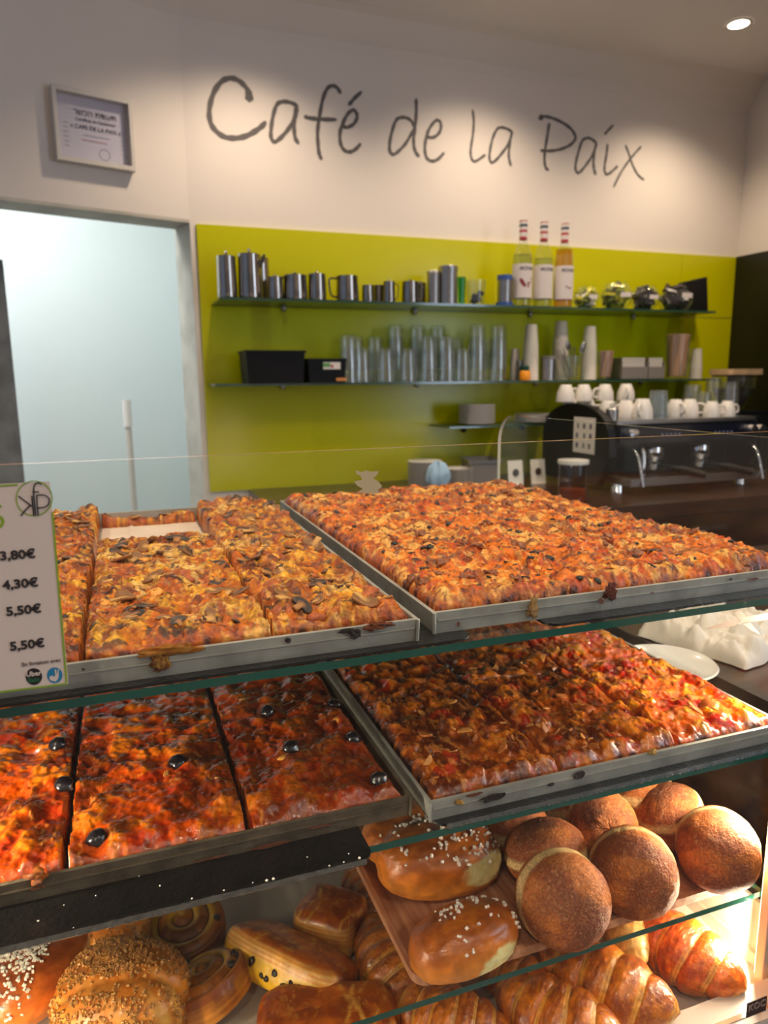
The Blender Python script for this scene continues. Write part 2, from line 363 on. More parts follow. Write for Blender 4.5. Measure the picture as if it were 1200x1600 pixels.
# certificate frame on the left wall
def frame_pt(px, py):                                 # ray on the left wall plane, 3 cm proud of it
    r = ray(px, py); n = Vector((LN[0], LN[1], 0)); o = Vector(lw(0, -0.03, 0)); k = o.dot(n)/r.dot(n); p = r*k
    s = (p-o).dot(Vector((LW[0], LW[1], 0))); return s, p.z+CZ
sa, za = frame_pt(79, 128); sb, zb = frame_pt(212, 262)
FW = sa-sb; FH = 0.235; sc_, zc_ = (sa+sb)/2, za-0.106
fc = lw(sc_, 0, zc_)
t = thing('framed_certificate', 'white box frame with a printed certificate, hung above the doorway', 'picture frame', fc, math.atan2(-LW[1], -LW[0]))
hw, hh = FW/2, 0.102
def fr(q):
    for b in ((-hw, hw, -0.035, -0.001, hh-0.013, hh), (-hw, hw, -0.035, -0.001, -hh, -hh+0.013), (-hw, -hw+0.012, -0.035, -0.001, -hh+0.013, hh-0.013), (hw-0.012, hw, -0.035, -0.001, -hh+0.013, hh-0.013)): q.box(*b, M_rail)
one(fr, 'frame', t, bevel=0.0015)
one(lambda q: q.box(-hw+0.012, hw-0.012, -0.006, -0.002, -hh+0.013, hh-0.013, mat('certificate paper', rgb(205, 200, 212), 0.6, noise=0.06, nscale=9)), 'paper', t)
one(lambda q: q.box(-hw+0.012, hw-0.012, -0.027, -0.026, -hh+0.013, hh-0.013, thin_glass('frame glass', refl=1.2)), 'glass_pane', t)
M_ink = mat('faded ink', rgb(95, 90, 105), 0.7); M_inkl = mat('pale ink', rgb(150, 145, 160), 0.7); M_inkr = mat('reddish ink', rgb(170, 110, 120), 0.7)
heb = '\u05ea\u05e2\u05d5\u05d3\u05ea \u05d4\u05db\u05e9\u05e8'
for s, sz, x, z, mm in ((heb[::-1], 0.023, 0.01, 0.040, M_ink), ('Certificat de Cacherout', 0.012, 0.01, 0.024, M_ink), ('\u00ab CAFE DE LA PAIX \u00bb', 0.016, 0.01, 0.002, M_ink)):
    try: link('lettering', text_mesh(s, sz, mm, bold=0.0002), t, (x, -0.0075, z), (R_(90), 0, 0))
    except Exception as e: print('text', e)
def lines(q):
    q.box(-.03, .05, -0.0068, -0.0065, -0.016, -0.0135, M_inkl); q.box(-.035, .04, -0.0068, -0.0065, -0.030, -0.0275, M_inkr)
    for i in range(6):
        z = 0.012-0.013*i
        q.box(-hw+0.03, -0.07, -0.0068, -0.0065, z, z+0.002, M_inkl); q.box(0.08, hw-0.03, -0.0068, -0.0065, z, z+0.002, M_inkl)
    q.lathe([(0.0145, 0.0004), (0.017, 0.0004), (0.017, 0)], M_inkl, c=(0.03, -0.0064, -0.062), rot=Matrix.Rotation(R_(90), 3, 'X'))
tag(one(lines, 'printed_lines', t), kind='stuff')
# wall lettering, brushed strokes lying flat on the back wall
def wp(sc, ox, oy, pts): return [at_y(ox+x/sc, oy+y/sc, YB-0.0015) for x, y in pts]
def smooth(pts, n=6):
    if len(pts[0]) == 3: pts = [Vector(p) for p in pts]
    else: return [(v.x, v.y) for v in smooth([Vector((p[0], p[1], 0)) for p in pts], n)]
    out = []; P = [pts[0]]+list(pts)+[pts[-1]]
    for i in range(1, len(P)-2):
        for k in range(n):
            t_ = k/n; a, b, c, d = P[i-1], P[i], P[i+1], P[i+2]
            out.append(0.5*((2*b)+(c-a)*t_+(2*a-5*b+4*c-d)*t_*t_+(3*b-a-3*c+d)*t_**3))
    out.append(P[-2]); return out
LET = [
 ('C', 4, 310, 100, 8.2, [[(318, 230), (316, 190), (300, 150), (255, 105), (205, 88), (150, 105), (100, 170), (72, 260), (70, 340), (95, 400), (150, 448), (210, 462), (280, 455), (345, 425), (395, 390), (418, 365)]]),
 ('a', 4, 310, 100, 6.5, [[(620, 262), (575, 240), (525, 235), (490, 255), (468, 320), (455, 400), (455, 460), (478, 485), (520, 455), (570, 395), (605, 330), (618, 275)], [(612, 270), (600, 340), (598, 400), (605, 460), (625, 495)]]),
 ('f', 4, 310, 100, 6.2, [[(888, 183), (870, 150), (838, 135), (805, 155), (778, 220), (758, 320), (745, 420), (748, 500), (755, 560), (768, 592)], [(665, 328), (700, 338), (780, 345), (860, 347)]]),
 ('e', 4, 310, 100, 6.0, [[(900, 385), (930, 395), (970, 375), (992, 335), (985, 300), (965, 288), (935, 310), (905, 365), (885, 430), (890, 500), (915, 540), (950, 548), (985, 530), (1012, 500)], [(942, 255), (975, 215), (1018, 175)]]),
 ('d', 5, 590, 130, 5.6, [[(290, 345), (265, 295), (225, 270), (180, 268), (145, 290), (115, 370), (95, 470), (98, 535), (125, 555), (165, 530), (220, 470), (265, 395), (290, 350)], [(302, 125), (302, 240), (292, 350), (283, 430), (285, 490), (300, 540), (325, 570)]]),
 ('e', 5, 590, 130, 5.4, [[(385, 415), (420, 425), (460, 410), (490, 370), (495, 320), (480, 292), (455, 292), (420, 330), (390, 390), (372, 470), (372, 540), (390, 590), (430, 608), (475, 590), (518, 545)]]),
 ('l', 5, 590, 130, 4.6, [[(743, 210), (752, 300), (745, 400), (730, 500), (728, 560), (745, 605), (775, 605), (840, 560)]]),
 ('a', 5, 590, 130, 4.9, [[(1050, 378), (1010, 355), (960, 345), (930, 365), (900, 430), (878, 530), (875, 590), (895, 620), (935, 590), (985, 530), (1025, 470), (1050, 385)], [(1052, 378), (1035, 460), (1025, 550), (1030, 600), (1042, 645)]]),
 ('P', 5, 810, 150, 5.4, [[(165, 175), (200, 160), (260, 170), (340, 205), (410, 255), (445, 310), (440, 345), (400, 385), (330, 415), (250, 428), (175, 425)], [(242, 215), (225, 320), (208, 430), (205, 510), (215, 560), (235, 578)]]),
 ('a', 5, 810, 150, 5.0, [[(610, 365), (570, 335), (535, 328), (500, 350), (475, 420), (450, 520), (448, 575), (470, 600), (500, 575), (550, 510), (590, 440), (612, 370)], [(610, 365), (592, 460), (588, 530), (595, 580), (605, 612)]]),
 ('i', 5, 810, 150, 4.8, [[(697, 375), (690, 450), (677, 530), (675, 585), (695, 612), (730, 590), (775, 548)], [(675, 298), (705, 265), (740, 228)]]),
 ('x', 5, 810, 150, 4.2, [[(838, 385), (860, 440), (890, 530), (925, 600), (955, 635), (982, 652)], [(958, 395), (900, 460), (860, 510), (800, 600), (745, 710)]]),
]
t = thing('wall_lettering', 'grey handwritten Café de la Paix lettering across the back wall', 'sign', (0, YB, CZ+0.8))
for ch, sc, ox, oy, wd, strokes in LET:
    def lf(q):
        for si, stt in enumerate(strokes):
            p = smooth(wp(sc, ox, oy, stt)); n = len(p)
            hw_ = wd/1128*2.65/2
            rs = [hw_*(0.75+0.35*math.sin(i*0.5+si)**2*0.6) for i in range(n)]
            rs[0] *= .6; rs[-1] *= .6
            if ch == 'C': rs = [r*(1.55 if 0 < i < 9 else 1) for i, r in enumerate(rs)]
            if ch == 'P' and si == 0: rs = [r*(1.7 if i < 5 else 1) for i, r in enumerate(rs)]
            vs = []
            for i in range(n):
                tg = (p[min(i+1, n-1)]-p[max(i-1, 0)]).normalized(); nn = Vector((-tg.z, 0, tg.x))
                vs += [p[i]+nn*rs[i]-Vector((0, si*0.0003, 0)), p[i]-nn*rs[i]-Vector((0, si*0.0003, 0))]
                vs += [vs[-2]+Vector((0, .0012, 0)), vs[-1]+Vector((0, .0012, 0))]
            fs = []
            for i in range(n-1):
                a = 4*i; fs += [(a, a+1, a+5, a+4), (a, a+4, a+6, a+2), (a+1, a+3, a+7, a+5)]
            q.add([v-Vector((0, YB, CZ+0.8)) for v in vs], fs, M_letter)
            for e in (0, n-1):
                c_ = p[e]-Vector((0, YB+0.0001+si*0.0003, CZ+0.8)); k = 10
                q.add([c_+Vector((rs[e]*math.cos(a*6.283/k), 0, rs[e]*math.sin(a*6.283/k))) for a in range(k)], [tuple(range(k))], M_letter)
    one(lf, 'letter', t)
# lime panels, seams between them
PT, PB = CZ+0.511, CZ-0.39
t = thing('lime_wall_panel', 'glossy lime green wall cladding behind the glass shelves', 'wall panel', (0.284, YB-0.012, PB))
xs = at_y(1063, 450, YB-0.012).x
for b in ((0.284, xs-0.001, PB, PT), (xs+0.001, XR-0.002, CZ+0.252, PT), (xs+0.001, XR-0.002, PB, CZ+0.249)):
    one(lambda q: q.box(b[0]-0.284, b[1]-0.284, 0.0, 0.0115, b[2]-PB, b[3]-PB, M_lime), 'panel', t, bevel=0.001)
tag(box_obj('black_side_panel', (XR-0.02, XR-0.002, 1.2, YB-0.015, 0.0, PT), M_fridge), 'tall black panel on the right wall beside the lime cladding', 'panel')
# downlights
def downlight(x, y, label):
    t = thing('ceiling_downlight', label, 'ceiling light', (x, y, ZC), 0, 'recessed ceiling downlights')
    one(lambda q: q.lathe([(0.034, -0.004), (0.044, -0.004), (0.046, -0.0005)], M_rail, seg=24), 'trim_ring', t)
    one(lambda q: q.lathe([(0.0, -0.003), (0.034, -0.003)], M_spotface, seg=24), 'lens', t)
downlight(2.13, 2.195, 'round white recessed downlight in the ceiling above the right end of the lettering')
downlight(1.30, 2.2, 'recessed ceiling downlight above the middle of the wall lettering')
downlight(0.45, 2.2, 'recessed ceiling downlight above the letter C of the lettering')
PLACES = ('over the service aisle by the left wall', 'directly above the pizza display case', 'above the counter right of the display case', 'over the customer side at the left', 'over the customer side in the middle', 'above the gap between case and espresso machine', 'far back in the shop at the left', 'far back in the shop at the right', 'added before the display case to light the pastries')
for i, (x, y) in enumerate(ROOM_SPOTS): downlight(x, y, 'recessed ceiling downlight '+PLACES[i])  # the last downlight is added, with the lamp that lights the pastries
# ------------------------------------------------------------------ wall shelves
Z1 = CZ+0.257; Z2 = CZ-0.012; YS = 2.435
def gshelf(x0, x1, y0, y1, zt, label, th=0.008):
    t = thing('glass_wall_shelf', label, 'shelf', ((x0+x1)/2, y1, zt-th), 0, 'glass shelves on the lime wall')
    cx = (x0+x1)/2
    one(lambda q: q.box(x0-cx, x1-cx, y0-y1, -0.0005, 0, th, M_wshelf, M_edgew), 'glass_board', t)
    n = 4 if x1-x0 > 1 else 1
    bm_ = M_black if n == 1 else M_brush
    for i in range(n):
        xx = (x0-cx)+(x1-x0)*(i+0.5)/n
        k_ = 1.0 if n == 1 else .45
        one(lambda q: (q.lathe([(0.0, -0.002), (0.009, -0.002), (0.009, -0.016*k_), (0.006, -0.03*k_), (0, -0.03*k_)], bm_, c=(xx, -0.012, 0), seg=14), q.box(xx-.008, xx+.008, -0.012, -0.0015, -0.022*k_, -0.002, bm_)), 'bracket', t)
gshelf(0.32, 2.30, 2.38, YB-0.013, Z1, 'long upper green glass shelf holding steel jugs, bottles and jars')
gshelf(0.295, 2.37, 2.40, YB-0.013, Z2, 'long lower green glass shelf holding tumblers and paper cups')
ZP = CZ-0.175
xa = at_y(690, 667, 2.47).x; xb = at_y(796, 667, 2.47).x; xc = at_y(803, 667, 2.47).x; xd = at_y(872, 667, 2.47).x
gshelf(xa, xb, 2.40, YB-0.013, ZP, 'small glass shelf carrying the stack of saucers, left of the espresso machine', 0.006)
gshelf(xc, xd, 2.40, YB-0.013, ZP, 'small glass shelf with wide plates close beside the espresso machine', 0.006)
def px2m(px, Y, py=480): return abs(at_y(600+px/2, py, Y).x-at_y(600-px/2, py, Y).x)
def X(px, Y, py=470): return at_y(px, py, Y).x
def H(px, Y): return px/1128.0*(Y*1.045+0.1)
def lathe_thing(name, label, cat, x, y, z, parts, group=None, rz=0):
    t = thing(name, label, cat, (x, y, z), rz, group)
    for pn, fn in parts: one(fn, pn, t)
    return t
# steel pots and jugs ------------------------------------------------------
def pot(label, cx, w, h, y, lid=True, knob=True, handle=0, spout=False, name='steel_teapot', taper=0.93, group='steel pots and jugs on the upper shelf', m=None):
    m = m or M_steel
    r = px2m(w, y)/2; h = H(h, y); t = thing(name, label, 'jug' if not lid else 'teapot', (X(cx, y), y, Z1), 0, group)
    one(lambda q: q.lathe([(0, 0.001), (r*.96, 0.001), (r, .006), (r, h*.15), (r*taper, h*.9), (r*taper*1.03, h*.94), (r*taper*1.03, h*.955), (r*taper*.95, h*.955), (r*taper*.93, h*.5), (0, h*.45)], m), 'body', t)
    if lid: one(lambda q: q.lathe([(0, h*1.0), (r*.5, h*.995), (r*taper*.98, h*.965), (r*taper*.98, h*.958)], m), 'lid', t)
    if lid and knob: one(lambda q: q.lathe([(0, h*1.10), (r*.14, h*1.08), (r*.16, h*1.045), (r*.07, h*1.02), (r*.07, h*.99)], M_chrome, seg=14), 'knob', t)
    if handle:
        s = handle
        one(lambda q: q.tube(smooth([(s*r*.93, 0, h*.86), (s*r*1.55, 0, h*.85), (s*r*1.62, 0, h*.6), (s*r*1.45, 0, h*.25), (s*r*.97, 0, h*.18)], 4), r*.09, m, 8), 'handle', t)
    if spout: one(lambda q: q.tube([(r*.7, -r*.5, h*.7), (r*1.0, -r*.75, h*.85), (r*1.12, -r*.85, h*.95)], [r*.22, r*.15, r*.1], m, 8), 'spout', t)
    return t
pot('tall narrow lidded steel pot with round knob, leftmost on the upper shelf', 356, 27, 58, 2.44)
pot('largest steel teapot, second from the left on the upper shelf', 392, 33, 62, 2.44, spout=True)
pot('steel pot half hidden behind the largest teapot', 409, 24, 62, 2.53, knob=False)
pot('short lidded creamer just right of the largest teapot', 431, 22, 32, 2.43)
pot('squat steel teapot with knob, left one of a matching pair', 462, 34, 36, 2.44, handle=-1)
pot('squat steel teapot with knob, right one of a matching pair', 496, 26, 39, 2.44)
pot('open steel milk jug with its handle on the left', 543, 33, 38, 2.44, lid=False, handle=-1, name='milk_jug')
pot('small steel creamer, first right of the open milk jug', 575, 18, 26, 2.44, lid=False, name='creamer')
pot('small steel creamer, second right of the open milk jug', 592, 18, 28, 2.48, name='creamer', knob=False)
pot('small shiny creamer, third right of the open milk jug', 608, 18, 32, 2.43, name='creamer', handle=1)
pot('small wide steel creamer with dark reflections, left of the tall canisters', 641, 26, 33, 2.43, name='creamer', handle=1)
pot('small steel creamer wedged between the wide creamer and the canisters', 657, 18, 35, 2.5, name='creamer')
for lab, cx, ww, hh in (('shorter brushed steel canister with flat lid on the upper shelf', 677, 19, 49), ('taller brushed steel canister with flat lid on the upper shelf', 700, 28, 57)):
    r = px2m(ww, 2.44)/2; h = H(hh, 2.44)
    lathe_thing('steel_canister', lab, 'canister', X(cx, 2.44), 2.44, Z1, [('body', lambda q: q.lathe([(0, .001), (r, .001), (r, h*.86), (0, h*.86)], M_brush)), ('lid', lambda q: q.lathe([(r*1.03, h*.86), (r*1.04, h*.98), (r*.97, h), (0, h)], M_brush))])
def tumbler_parts(r, h, m, up=True, th=0.0022):
    pr = [(0, .002), (r*.78, .002), (r*.82, .01), (r, h), (r-th, h), (r*.80-th, .014), (0, .012)]
    if not up: pr = [(rr, h-z) for rr, z in pr]
    return lambda q: q.lathe(pr, m, seg=24)
r = px2m(13, 2.44)/2
tag(one(tumbler_parts(r, H(42, 2.44), thin_glass('green bottle glass', (.35, .75, .4, 1), 2)), 'green_glass', loc=(X(721, 2.44), 2.44, Z1)), 'narrow green glass standing right of the steel canisters', 'glass')
r = px2m(32, 2.44)/2; h = H(38, 2.44)
t = thing('sugar_glass', 'clear glass pot of dark capsules between green glass and blue-lidded tin', 'glass pot', (X(743, 2.44), 2.44, Z1))
one(tumbler_parts(r, h, M_jar), 'body', t)
rnd = random.Random(4)
cap = MB(); cap.lathe([(0, 0), (.011, 0), (.014, .012), (0, .016)], M_black, seg=10); cme = cap.mesh('capsule')
for i in range(7): link('capsule', cme, t, (rnd.uniform(-.6, .6)*r*.7, rnd.uniform(-.5, .5)*r*.7, .014+.012*(i//3)), (rnd.uniform(-1, 1), rnd.uniform(-1, 1), 0))
r = px2m(24, 2.43)/2; h = H(48, 2.43); M_blue = mat('blue plastic', rgb(52, 84, 150), 0.35)
lathe_thing('blue_ended_tin', 'grey canister with blue base and blue lid left of the syrup bottles', 'canister', X(788, 2.43), 2.43, Z1,
    [('base', lambda q: q.lathe([(0, 0.001), (r*1.15, 0.001), (r*1.15, .014), (0, .014)], M_blue)), ('body', lambda q: q.lathe([(0, .014), (r*.95, .014), (r*.95, h*.82), (0, h*.82)], M_brush)), ('lid', lambda q: q.lathe([(r, h*.82), (r, h*.98), (0, h)], M_blue))])
# syrup bottles --------------------------------------------------------------
M_cap = mat('white foil', rgb(215, 205, 200), 0.4); M_red = mat('red foil', rgb(178, 30, 40), 0.4); M_navy = mat('dark foil print', rgb(70, 80, 95), 0.4); M_lab = mat('bottle label paper', rgb(215, 205, 200), 0.6)
def syrup(label, px, liquid, liqtop, art, gl, bott):
    y = 2.43; h = 0.305; r = 0.036
    t = thing('syrup_bottle', label, 'bottle', (X(px, y), y, Z1), 0, 'syrup bottles on the upper shelf')
    out = [(0, .001), (r*.95, .001), (r, .006), (r, .165), (r*.92, .185), (r*.62, .212), (.0155, .232), (.0135, .245), (.0135, .30)]
    one(lambda q: q.lathe(out+[(.011, .30)], gl, seg=28), 'glass_body', t)
    ins = [(0, .005), (r*.93, .006)]+[(rr*.93, z) for rr, z in out[3:] if z < liqtop]
    last = ins[-1]; one(lambda q: q.lathe(ins+[(last[0], liqtop), (0, liqtop)], liquid, seg=24), 'syrup', t)
    one(lambda q: q.lathe([(r*1.012, .03), (r*1.012, .15)], M_lab, seg=28), 'label', t)
    one(lambda q: (q.lathe([(.0142, .236), (.0142, .246)], M_red, seg=16), q.lathe([(.0143, .246), (.0143, .262)], M_cap, seg=16), q.lathe([(.0144, .262), (.0144, .270)], M_red, seg=16), q.lathe([(.0145, .270), (.0145, .281)], M_cap, seg=16)), 'neck_band', t)
    one(lambda q: (q.lathe([(.0148, .281), (.0148, .290)], M_navy, seg=16), q.lathe([(.0148, .290), (.0148, .300)], M_cap, seg=16), q.lathe([(.0149, .300), (.0149, .303), (0, .304)], M_red, seg=16)), 'cap', t)
    tm = text_mesh('MONIN', 0.017, M_ink, bold=.0003, bend=r*1.02); link('lettering', tm, t, (0, -r*1.02, .128), (R_(90), 0, 0))
    if art:
        def a_(q):
            for (ax, az, aw, ah, tl) in art:
                vs = []
                for k in range(10):
                    an = k*.6283; u = ax+aw*math.cos(an)*math.cos(tl)-ah*math.sin(an)*math.sin(tl); v_ = az+aw*math.cos(an)*math.sin(tl)+ah*math.sin(an)*math.cos(tl)
                    vs.append((r*1.022*math.sin(u/r), -r*1.022*math.cos(u/r), v_))
                q.add(vs, [tuple(range(10))], mat('label print brown', rgb(130, 40, 35), 0.6))
        one(a_, 'label_print', t)
M_sy1 = thin_glass('pale syrup', (.82, .85, .62, 1), 1.0); M_sy2 = thin_glass('amber syrup', (.93, .66, .14, 1), 1.0); M_syb = mat('reddish brown syrup', rgb(120, 40, 20), 0.2, coat=.5)
syrup('syrup bottle with brown fruit picture on its label, leftmost of three', 815, M_sy1, .185, [(-.018, .085, .016, .007, -1.0), (.012, .088, .017, .007, .9), (-.004, .072, .014, .006, -.2)], M_jar, 0)
syrup('clear syrup bottle with plain label turned away, middle of three', 847, M_sy1, .175, [], M_jar, 0)
syrup('amber syrup bottle with white label, rightmost of three', 879, M_sy2, .21, [(0.004, .07, .008, .003, 0), (-.008, .074, .003, .004, 0)], M_jar, 0)
# ball jars ------------------------------------------------------------------
def balljar(label, px, w, cont, n, y=2.44, lid=False, seed=1, lab=True, sq=.86):
    r = px2m(w, y)/2*1.12; rnd = random.Random(seed)
    t = thing('ball_jar', label, 'jar', (X(px, y), y, Z1), 0, 'round glass jars on the upper shelf')
    prof = [(0, .001)]+[(r*math.sin(a), r*sq*1.12*(1-math.cos(a))-r*.13) for a in np.linspace(.55, 2.5, 12)]
    one(lambda q: q.lathe(prof+[(prof[-1][0]+.004, prof[-1][1]+.006)], M_jar), 'glass_body', t)
    ms = []
    for mm in cont:
        q = MB(); s = r*.34
        q.box(-s, s, -s*.75, s*.75, -s*.25, s*.25, mm); ms.append(q.mesh('sachet'))
    for i in range(n):
        a = rnd.uniform(0, 6.28); zz = rnd.uniform(.12, 1.45); rr = math.sqrt(max(.02, .70**2-(zz/1.0-.8)**2))*rnd.uniform(.4, 1)*r*.95
        link('sachet', ms[i % len(ms)], t, (rr*math.cos(a), rr*math.sin(a), zz*r*.92+.004), (rnd.uniform(-1, 1), rnd.uniform(-1, 1), rnd.uniform(0, 3)))
    if lab: one(lambda q: q.box(-r*.38, r*.38, -r*1.0, -r*.985, r*.72, r*1.0, M_lab), 'label', t)
M_yel = mat('yellow wrapper', rgb(215, 205, 20), .35); M_ygr = mat('green wrapper', rgb(120, 130, 40), .35); M_blk = mat('black wrapper', rgb(26, 22, 22), .3); M_brn = mat('brown wrapper', rgb(60, 45, 36), .35)
balljar('round glass jar of yellow sachets directly right of the amber bottle', 915, 37, [M_yel, M_ygr, M_paperw], 26, seed=2)
balljar('round glass jar of green and yellow sachets, second jar from the left', 962, 46, [M_ygr, M_yel, M_ygr, M_brn], 34, seed=3)
balljar('round glass jar of black sachets with a white label', 1007, 42, [M_blk, M_blk, M_brn], 34, seed=5)
balljar('wide glass jar heaped with black sachets in front of the black bag', 1055, 50, [M_blk, M_brn, M_blk], 40, seed=6, sq=.7)
xq = X(1092, 2.47)
q = MB(); vs = [(-.07, -.045, 0), (.05, -.045, 0), (.05, .05, 0), (-.07, .05, 0), (-.06, -.02, .125), (.055, -.02, .15), (.055, .02, .15), (-.06, .02, .125)]
q.add(vs, [(0, 3, 2, 1), (0, 1, 5, 4), (1, 2, 6, 5), (2, 3, 7, 6), (3, 0, 4, 7), (4, 5, 6, 7)], M_black)
tag(q.build('black_bag', loc=(xq, 2.51, Z1), bevel=.003), 'stiff black bag standing at the right end of the upper shelf', 'bag')
# lower shelf ----------------------------------------------------------------
def basket(x0, x1, h, label, cat, name, lblock=None):
    y = 2.46; a = X(x0, y, 590); b = X(x1, y, 590); hh = H(h, y); cx = (a+b)/2; hw = (b-a)/2
    t = thing(name, label, cat, (cx, y, Z2))
    def f(q):
        v = []; 
        for s, z, th in ((.93, 0, 0), (1, hh, 0), (.97, hh, 0), (.90, .004, 0)):
            v += [(-hw*s, -.07*s, z), (hw*s, -.07*s, z), (hw*s, .07*s, z), (-hw*s, .07*s, z)]
        fs = [(0, 3, 2, 1)]
        for l in range(3): fs += [(4*l+i, 4*l+(i+1) % 4, 4*l+4+(i+1) % 4, 4*l+4+i) for i in range(4)]
        fs.append((12, 13, 14, 15)); q.add(v, fs, M_black)
    one(f, 'body', t)
    one(lambda q: (q.box(-hw*1.03, hw*1.03, -.0735, -.068, hh-.008, hh, M_black), q.box(-hw*1.03, hw*1.03, .068, .0735, hh-.008, hh, M_black), q.box(-hw*1.03, -hw*.97, -.068, .068, hh-.008, hh, M_black), q.box(hw*.97, hw*1.03, -.068, .068, hh-.008, hh, M_black)), 'rim', t)
    if lblock: one(lblock, 'label', t)
    return t, hw, hh
basket(380, 470, 45, 'larger black plastic basket at the left end of the lower shelf', 'basket', 'plastic_basket')
M_or = mat('orange sticker', rgb(205, 130, 50), .5)
def lb(q):
    q.box(-.015, .045, -.073, -.0725, .045, .068, M_paperw); q.box(-.015, .01, -.0735, -.073, .052, .066, mat('green print', rgb(90, 150, 80), .5)); q.box(.03, .066, -.072, -.071, .006, .016, M_or)
    q.box(.012, .02, -.0735, -.073, .05, .06, M_red)
basket(474, 532, 34, 'smaller black box with a white label and orange sticker beside the basket', 'box', 'plastic_box', lb)
# tumblers: stacks upside down
RT, HT = 0.034, 0.118
gm = MB(); tumbler_parts(RT, HT, M_tumb, up=False)(gm); gme = gm.mesh('tumbler')
ordn = ['leftmost', 'second', 'third', 'fourth', 'fifth', 'sixth', 'seventh', 'eighth', 'ninth']
fr_px = [545, 566, 603, 637, 669, 697, 722, 745, 777]; fr_n = [2, 1, 1, 1, 2, 2, 1, 3, 3]
bk_px = [556, 586, 618, 652, 684, 712, 762]; bk_n = [2, 2, 3, 3, 3, 2, 2]
lvl = ['standing on the shelf', 'stacked one up', 'topmost of its stack']
for row, pxs, ns, y in (('front', fr_px, fr_n, 2.43), ('back', bk_px, bk_n, 2.52)):
    for i, (px, n) in enumerate(zip(pxs, ns)):
        for k in range(n):
            o = link('tumbler', gme, None, (X(px, y, 590), y, Z2+k*0.043))
            side = ordn[i] if i == 0 else ordn[i]+' from the left'
            tag(o, 'upturned clear tumbler %s, %s in the %s row' % (lvl[min(k, 2)], side, row), 'glass', 'upturned tumblers on the lower shelf')
# paper cups, tubs and sticks
M_cup = mat('white paper cup', rgb(222, 212, 198), .6)
def cupstack(label, px, w, h, y=2.45, n=9, group='stacks of paper cups on the lower shelf'):
    r = px2m(w, y)/2; hh = H(h, y); t = thing('paper_cup_stack', label, 'paper cups', (X(px, y, 590), y, Z2), 0, group)
    ch = .085; st_ = (hh-ch)/max(1, n-1)
    q = MB(); q.lathe([(r, 0), (r*1.03, .003), (r, .006), (r*.74, ch), (0, ch)], M_cup, seg=24); me = q.mesh('paper_cup')
    for k in range(n):
        s = 1-.012*k; o = link('paper_cup', me, t, (0, 0, k*st_)); o.scale = (s, s, 1)
cupstack('tall upturned paper cup stack right after the tumblers', 828, 27, 88, n=11)
cupstack('tallest upturned paper cup stack, behind the spoon glass', 874, 28, 94, y=2.50, n=12)
cupstack('tall upturned paper cup stack between the spoon glass and sugar sticks', 919, 26, 87, n=11)
cupstack('short upturned paper cup stack at the right end beside the stirrers', 1086, 22, 52, n=4)
cupstack('short pale stack of cups between tumblers and tall paper cups', 804, 18, 50, y=2.5, n=4)
def potof(name, label, px, w, h, stick_m, n, sl, srad, seed, mg=M_jar, y=2.43, lean=.25, flat=False):
    r = px2m(w, y)/2; hh = H(h, y); t = thing(name, label, 'pot', (X(px, y, 590), y, Z2)); rnd = random.Random(seed)
    one(tumbler_parts(r, hh, mg), 'glass_body', t)
    q = MB(); q.tube([(0, 0, 0), (0, 0, sl)], srad, stick_m, 6); me = q.mesh('stick')
    for i in range(n):
        a = rnd.uniform(0, 6.28); rr = r*.62*math.sqrt(rnd.random()); link('stick', me, t, (rr*math.cos(a), rr*math.sin(a), .012), (rnd.uniform(-lean, lean), rnd.uniform(-lean, lean), 0))
    return t, r, hh
M_stick = mat('wooden stirrer', rgb(200, 150, 112), .6); M_sug = mat('brown sugar stick', rgb(190, 140, 112), .5); M_gr = mat('grey wrapper', rgb(125, 118, 112), .5)
potof('sugar_stick_glass', 'glass of brown sugar sticks with blue reflection', 944, 27, 47, M_sug, 26, .10, .0035, 3, lean=.12)
potof('stirrer_jar', 'big glass jar packed with wooden stirrers near the shelf end', 1056, 42, 76, M_stick, 90, .168, .0035, 4, lean=.06)
t, r, h = potof('spoon_glass', 'glass of metal spoons and stirrers between two cup stacks', 893, 26, 40, M_brush, 6, .12, .002, 7, lean=.45)
q = MB(); q.lathe([(0, -.022), (.009, -.014), (.011, 0), (.008, .012), (0, .018)], M_brush, seg=10, rot=Matrix.Diagonal((1, .3, 1))); sm = q.mesh('spoon_bowl')
for a, b in ((.35, .1), (.5, -.2), (-.3, .2)): link('spoon_bowl', sm, t, (math.sin(a)*.12, -math.sin(b)*.1, .012+.125*math.cos(a)), (b, a, 0))
r = px2m(18, 2.42)/2
t = thing('sauce_bottle', 'small orange bottle with dark green cap in front of the cups', 'bottle', (X(820, 2.41, 590), 2.41, Z2))
one(lambda q: q.lathe([(0, .001), (.019, .001), (.020, .006), (.020, .030), (.015, .038), (0, .038)], mat('orange plastic', rgb(240, 150, 15), .35), seg=20), 'body', t)
one(lambda q: q.lathe([(.015, .036), (.0165, .038), (.0155, .055), (0, .056)], mat('dark green plastic', rgb(20, 70, 50), .4), seg=20), 'cap', t)
t = thing('metal_tub', 'small grey tub with a tilted silver packet behind the orange bottle', 'tub', (X(813, 2.5, 590), 2.49, Z2))
one(lambda q: q.box(-.03, .03, -.03, .03, 0, .075, M_brush), 'body', t, bevel=.004)
one(lambda q: q.box(-.02, .024, -.036, -.034, .03, .10, M_gr, rot=Matrix.Rotation(R_(12), 3, 'Y')), 'packet', t)
t = thing('tea_tin', 'short pale grey tin between the first and second paper cup towers', 'tin', (X(856, 2.44, 590), 2.44, Z2))
one(lambda q: q.lathe([(0, 0.001), (.028, .001), (.028, .082), (0, .082)], M_brush), 'body', t); one(lambda q: q.lathe([(.0295, .078), (.0295, .092), (0, .093)], M_gr), 'lid', t)
a, b = X(964, 2.44, 590), X(1030, 2.44, 590)
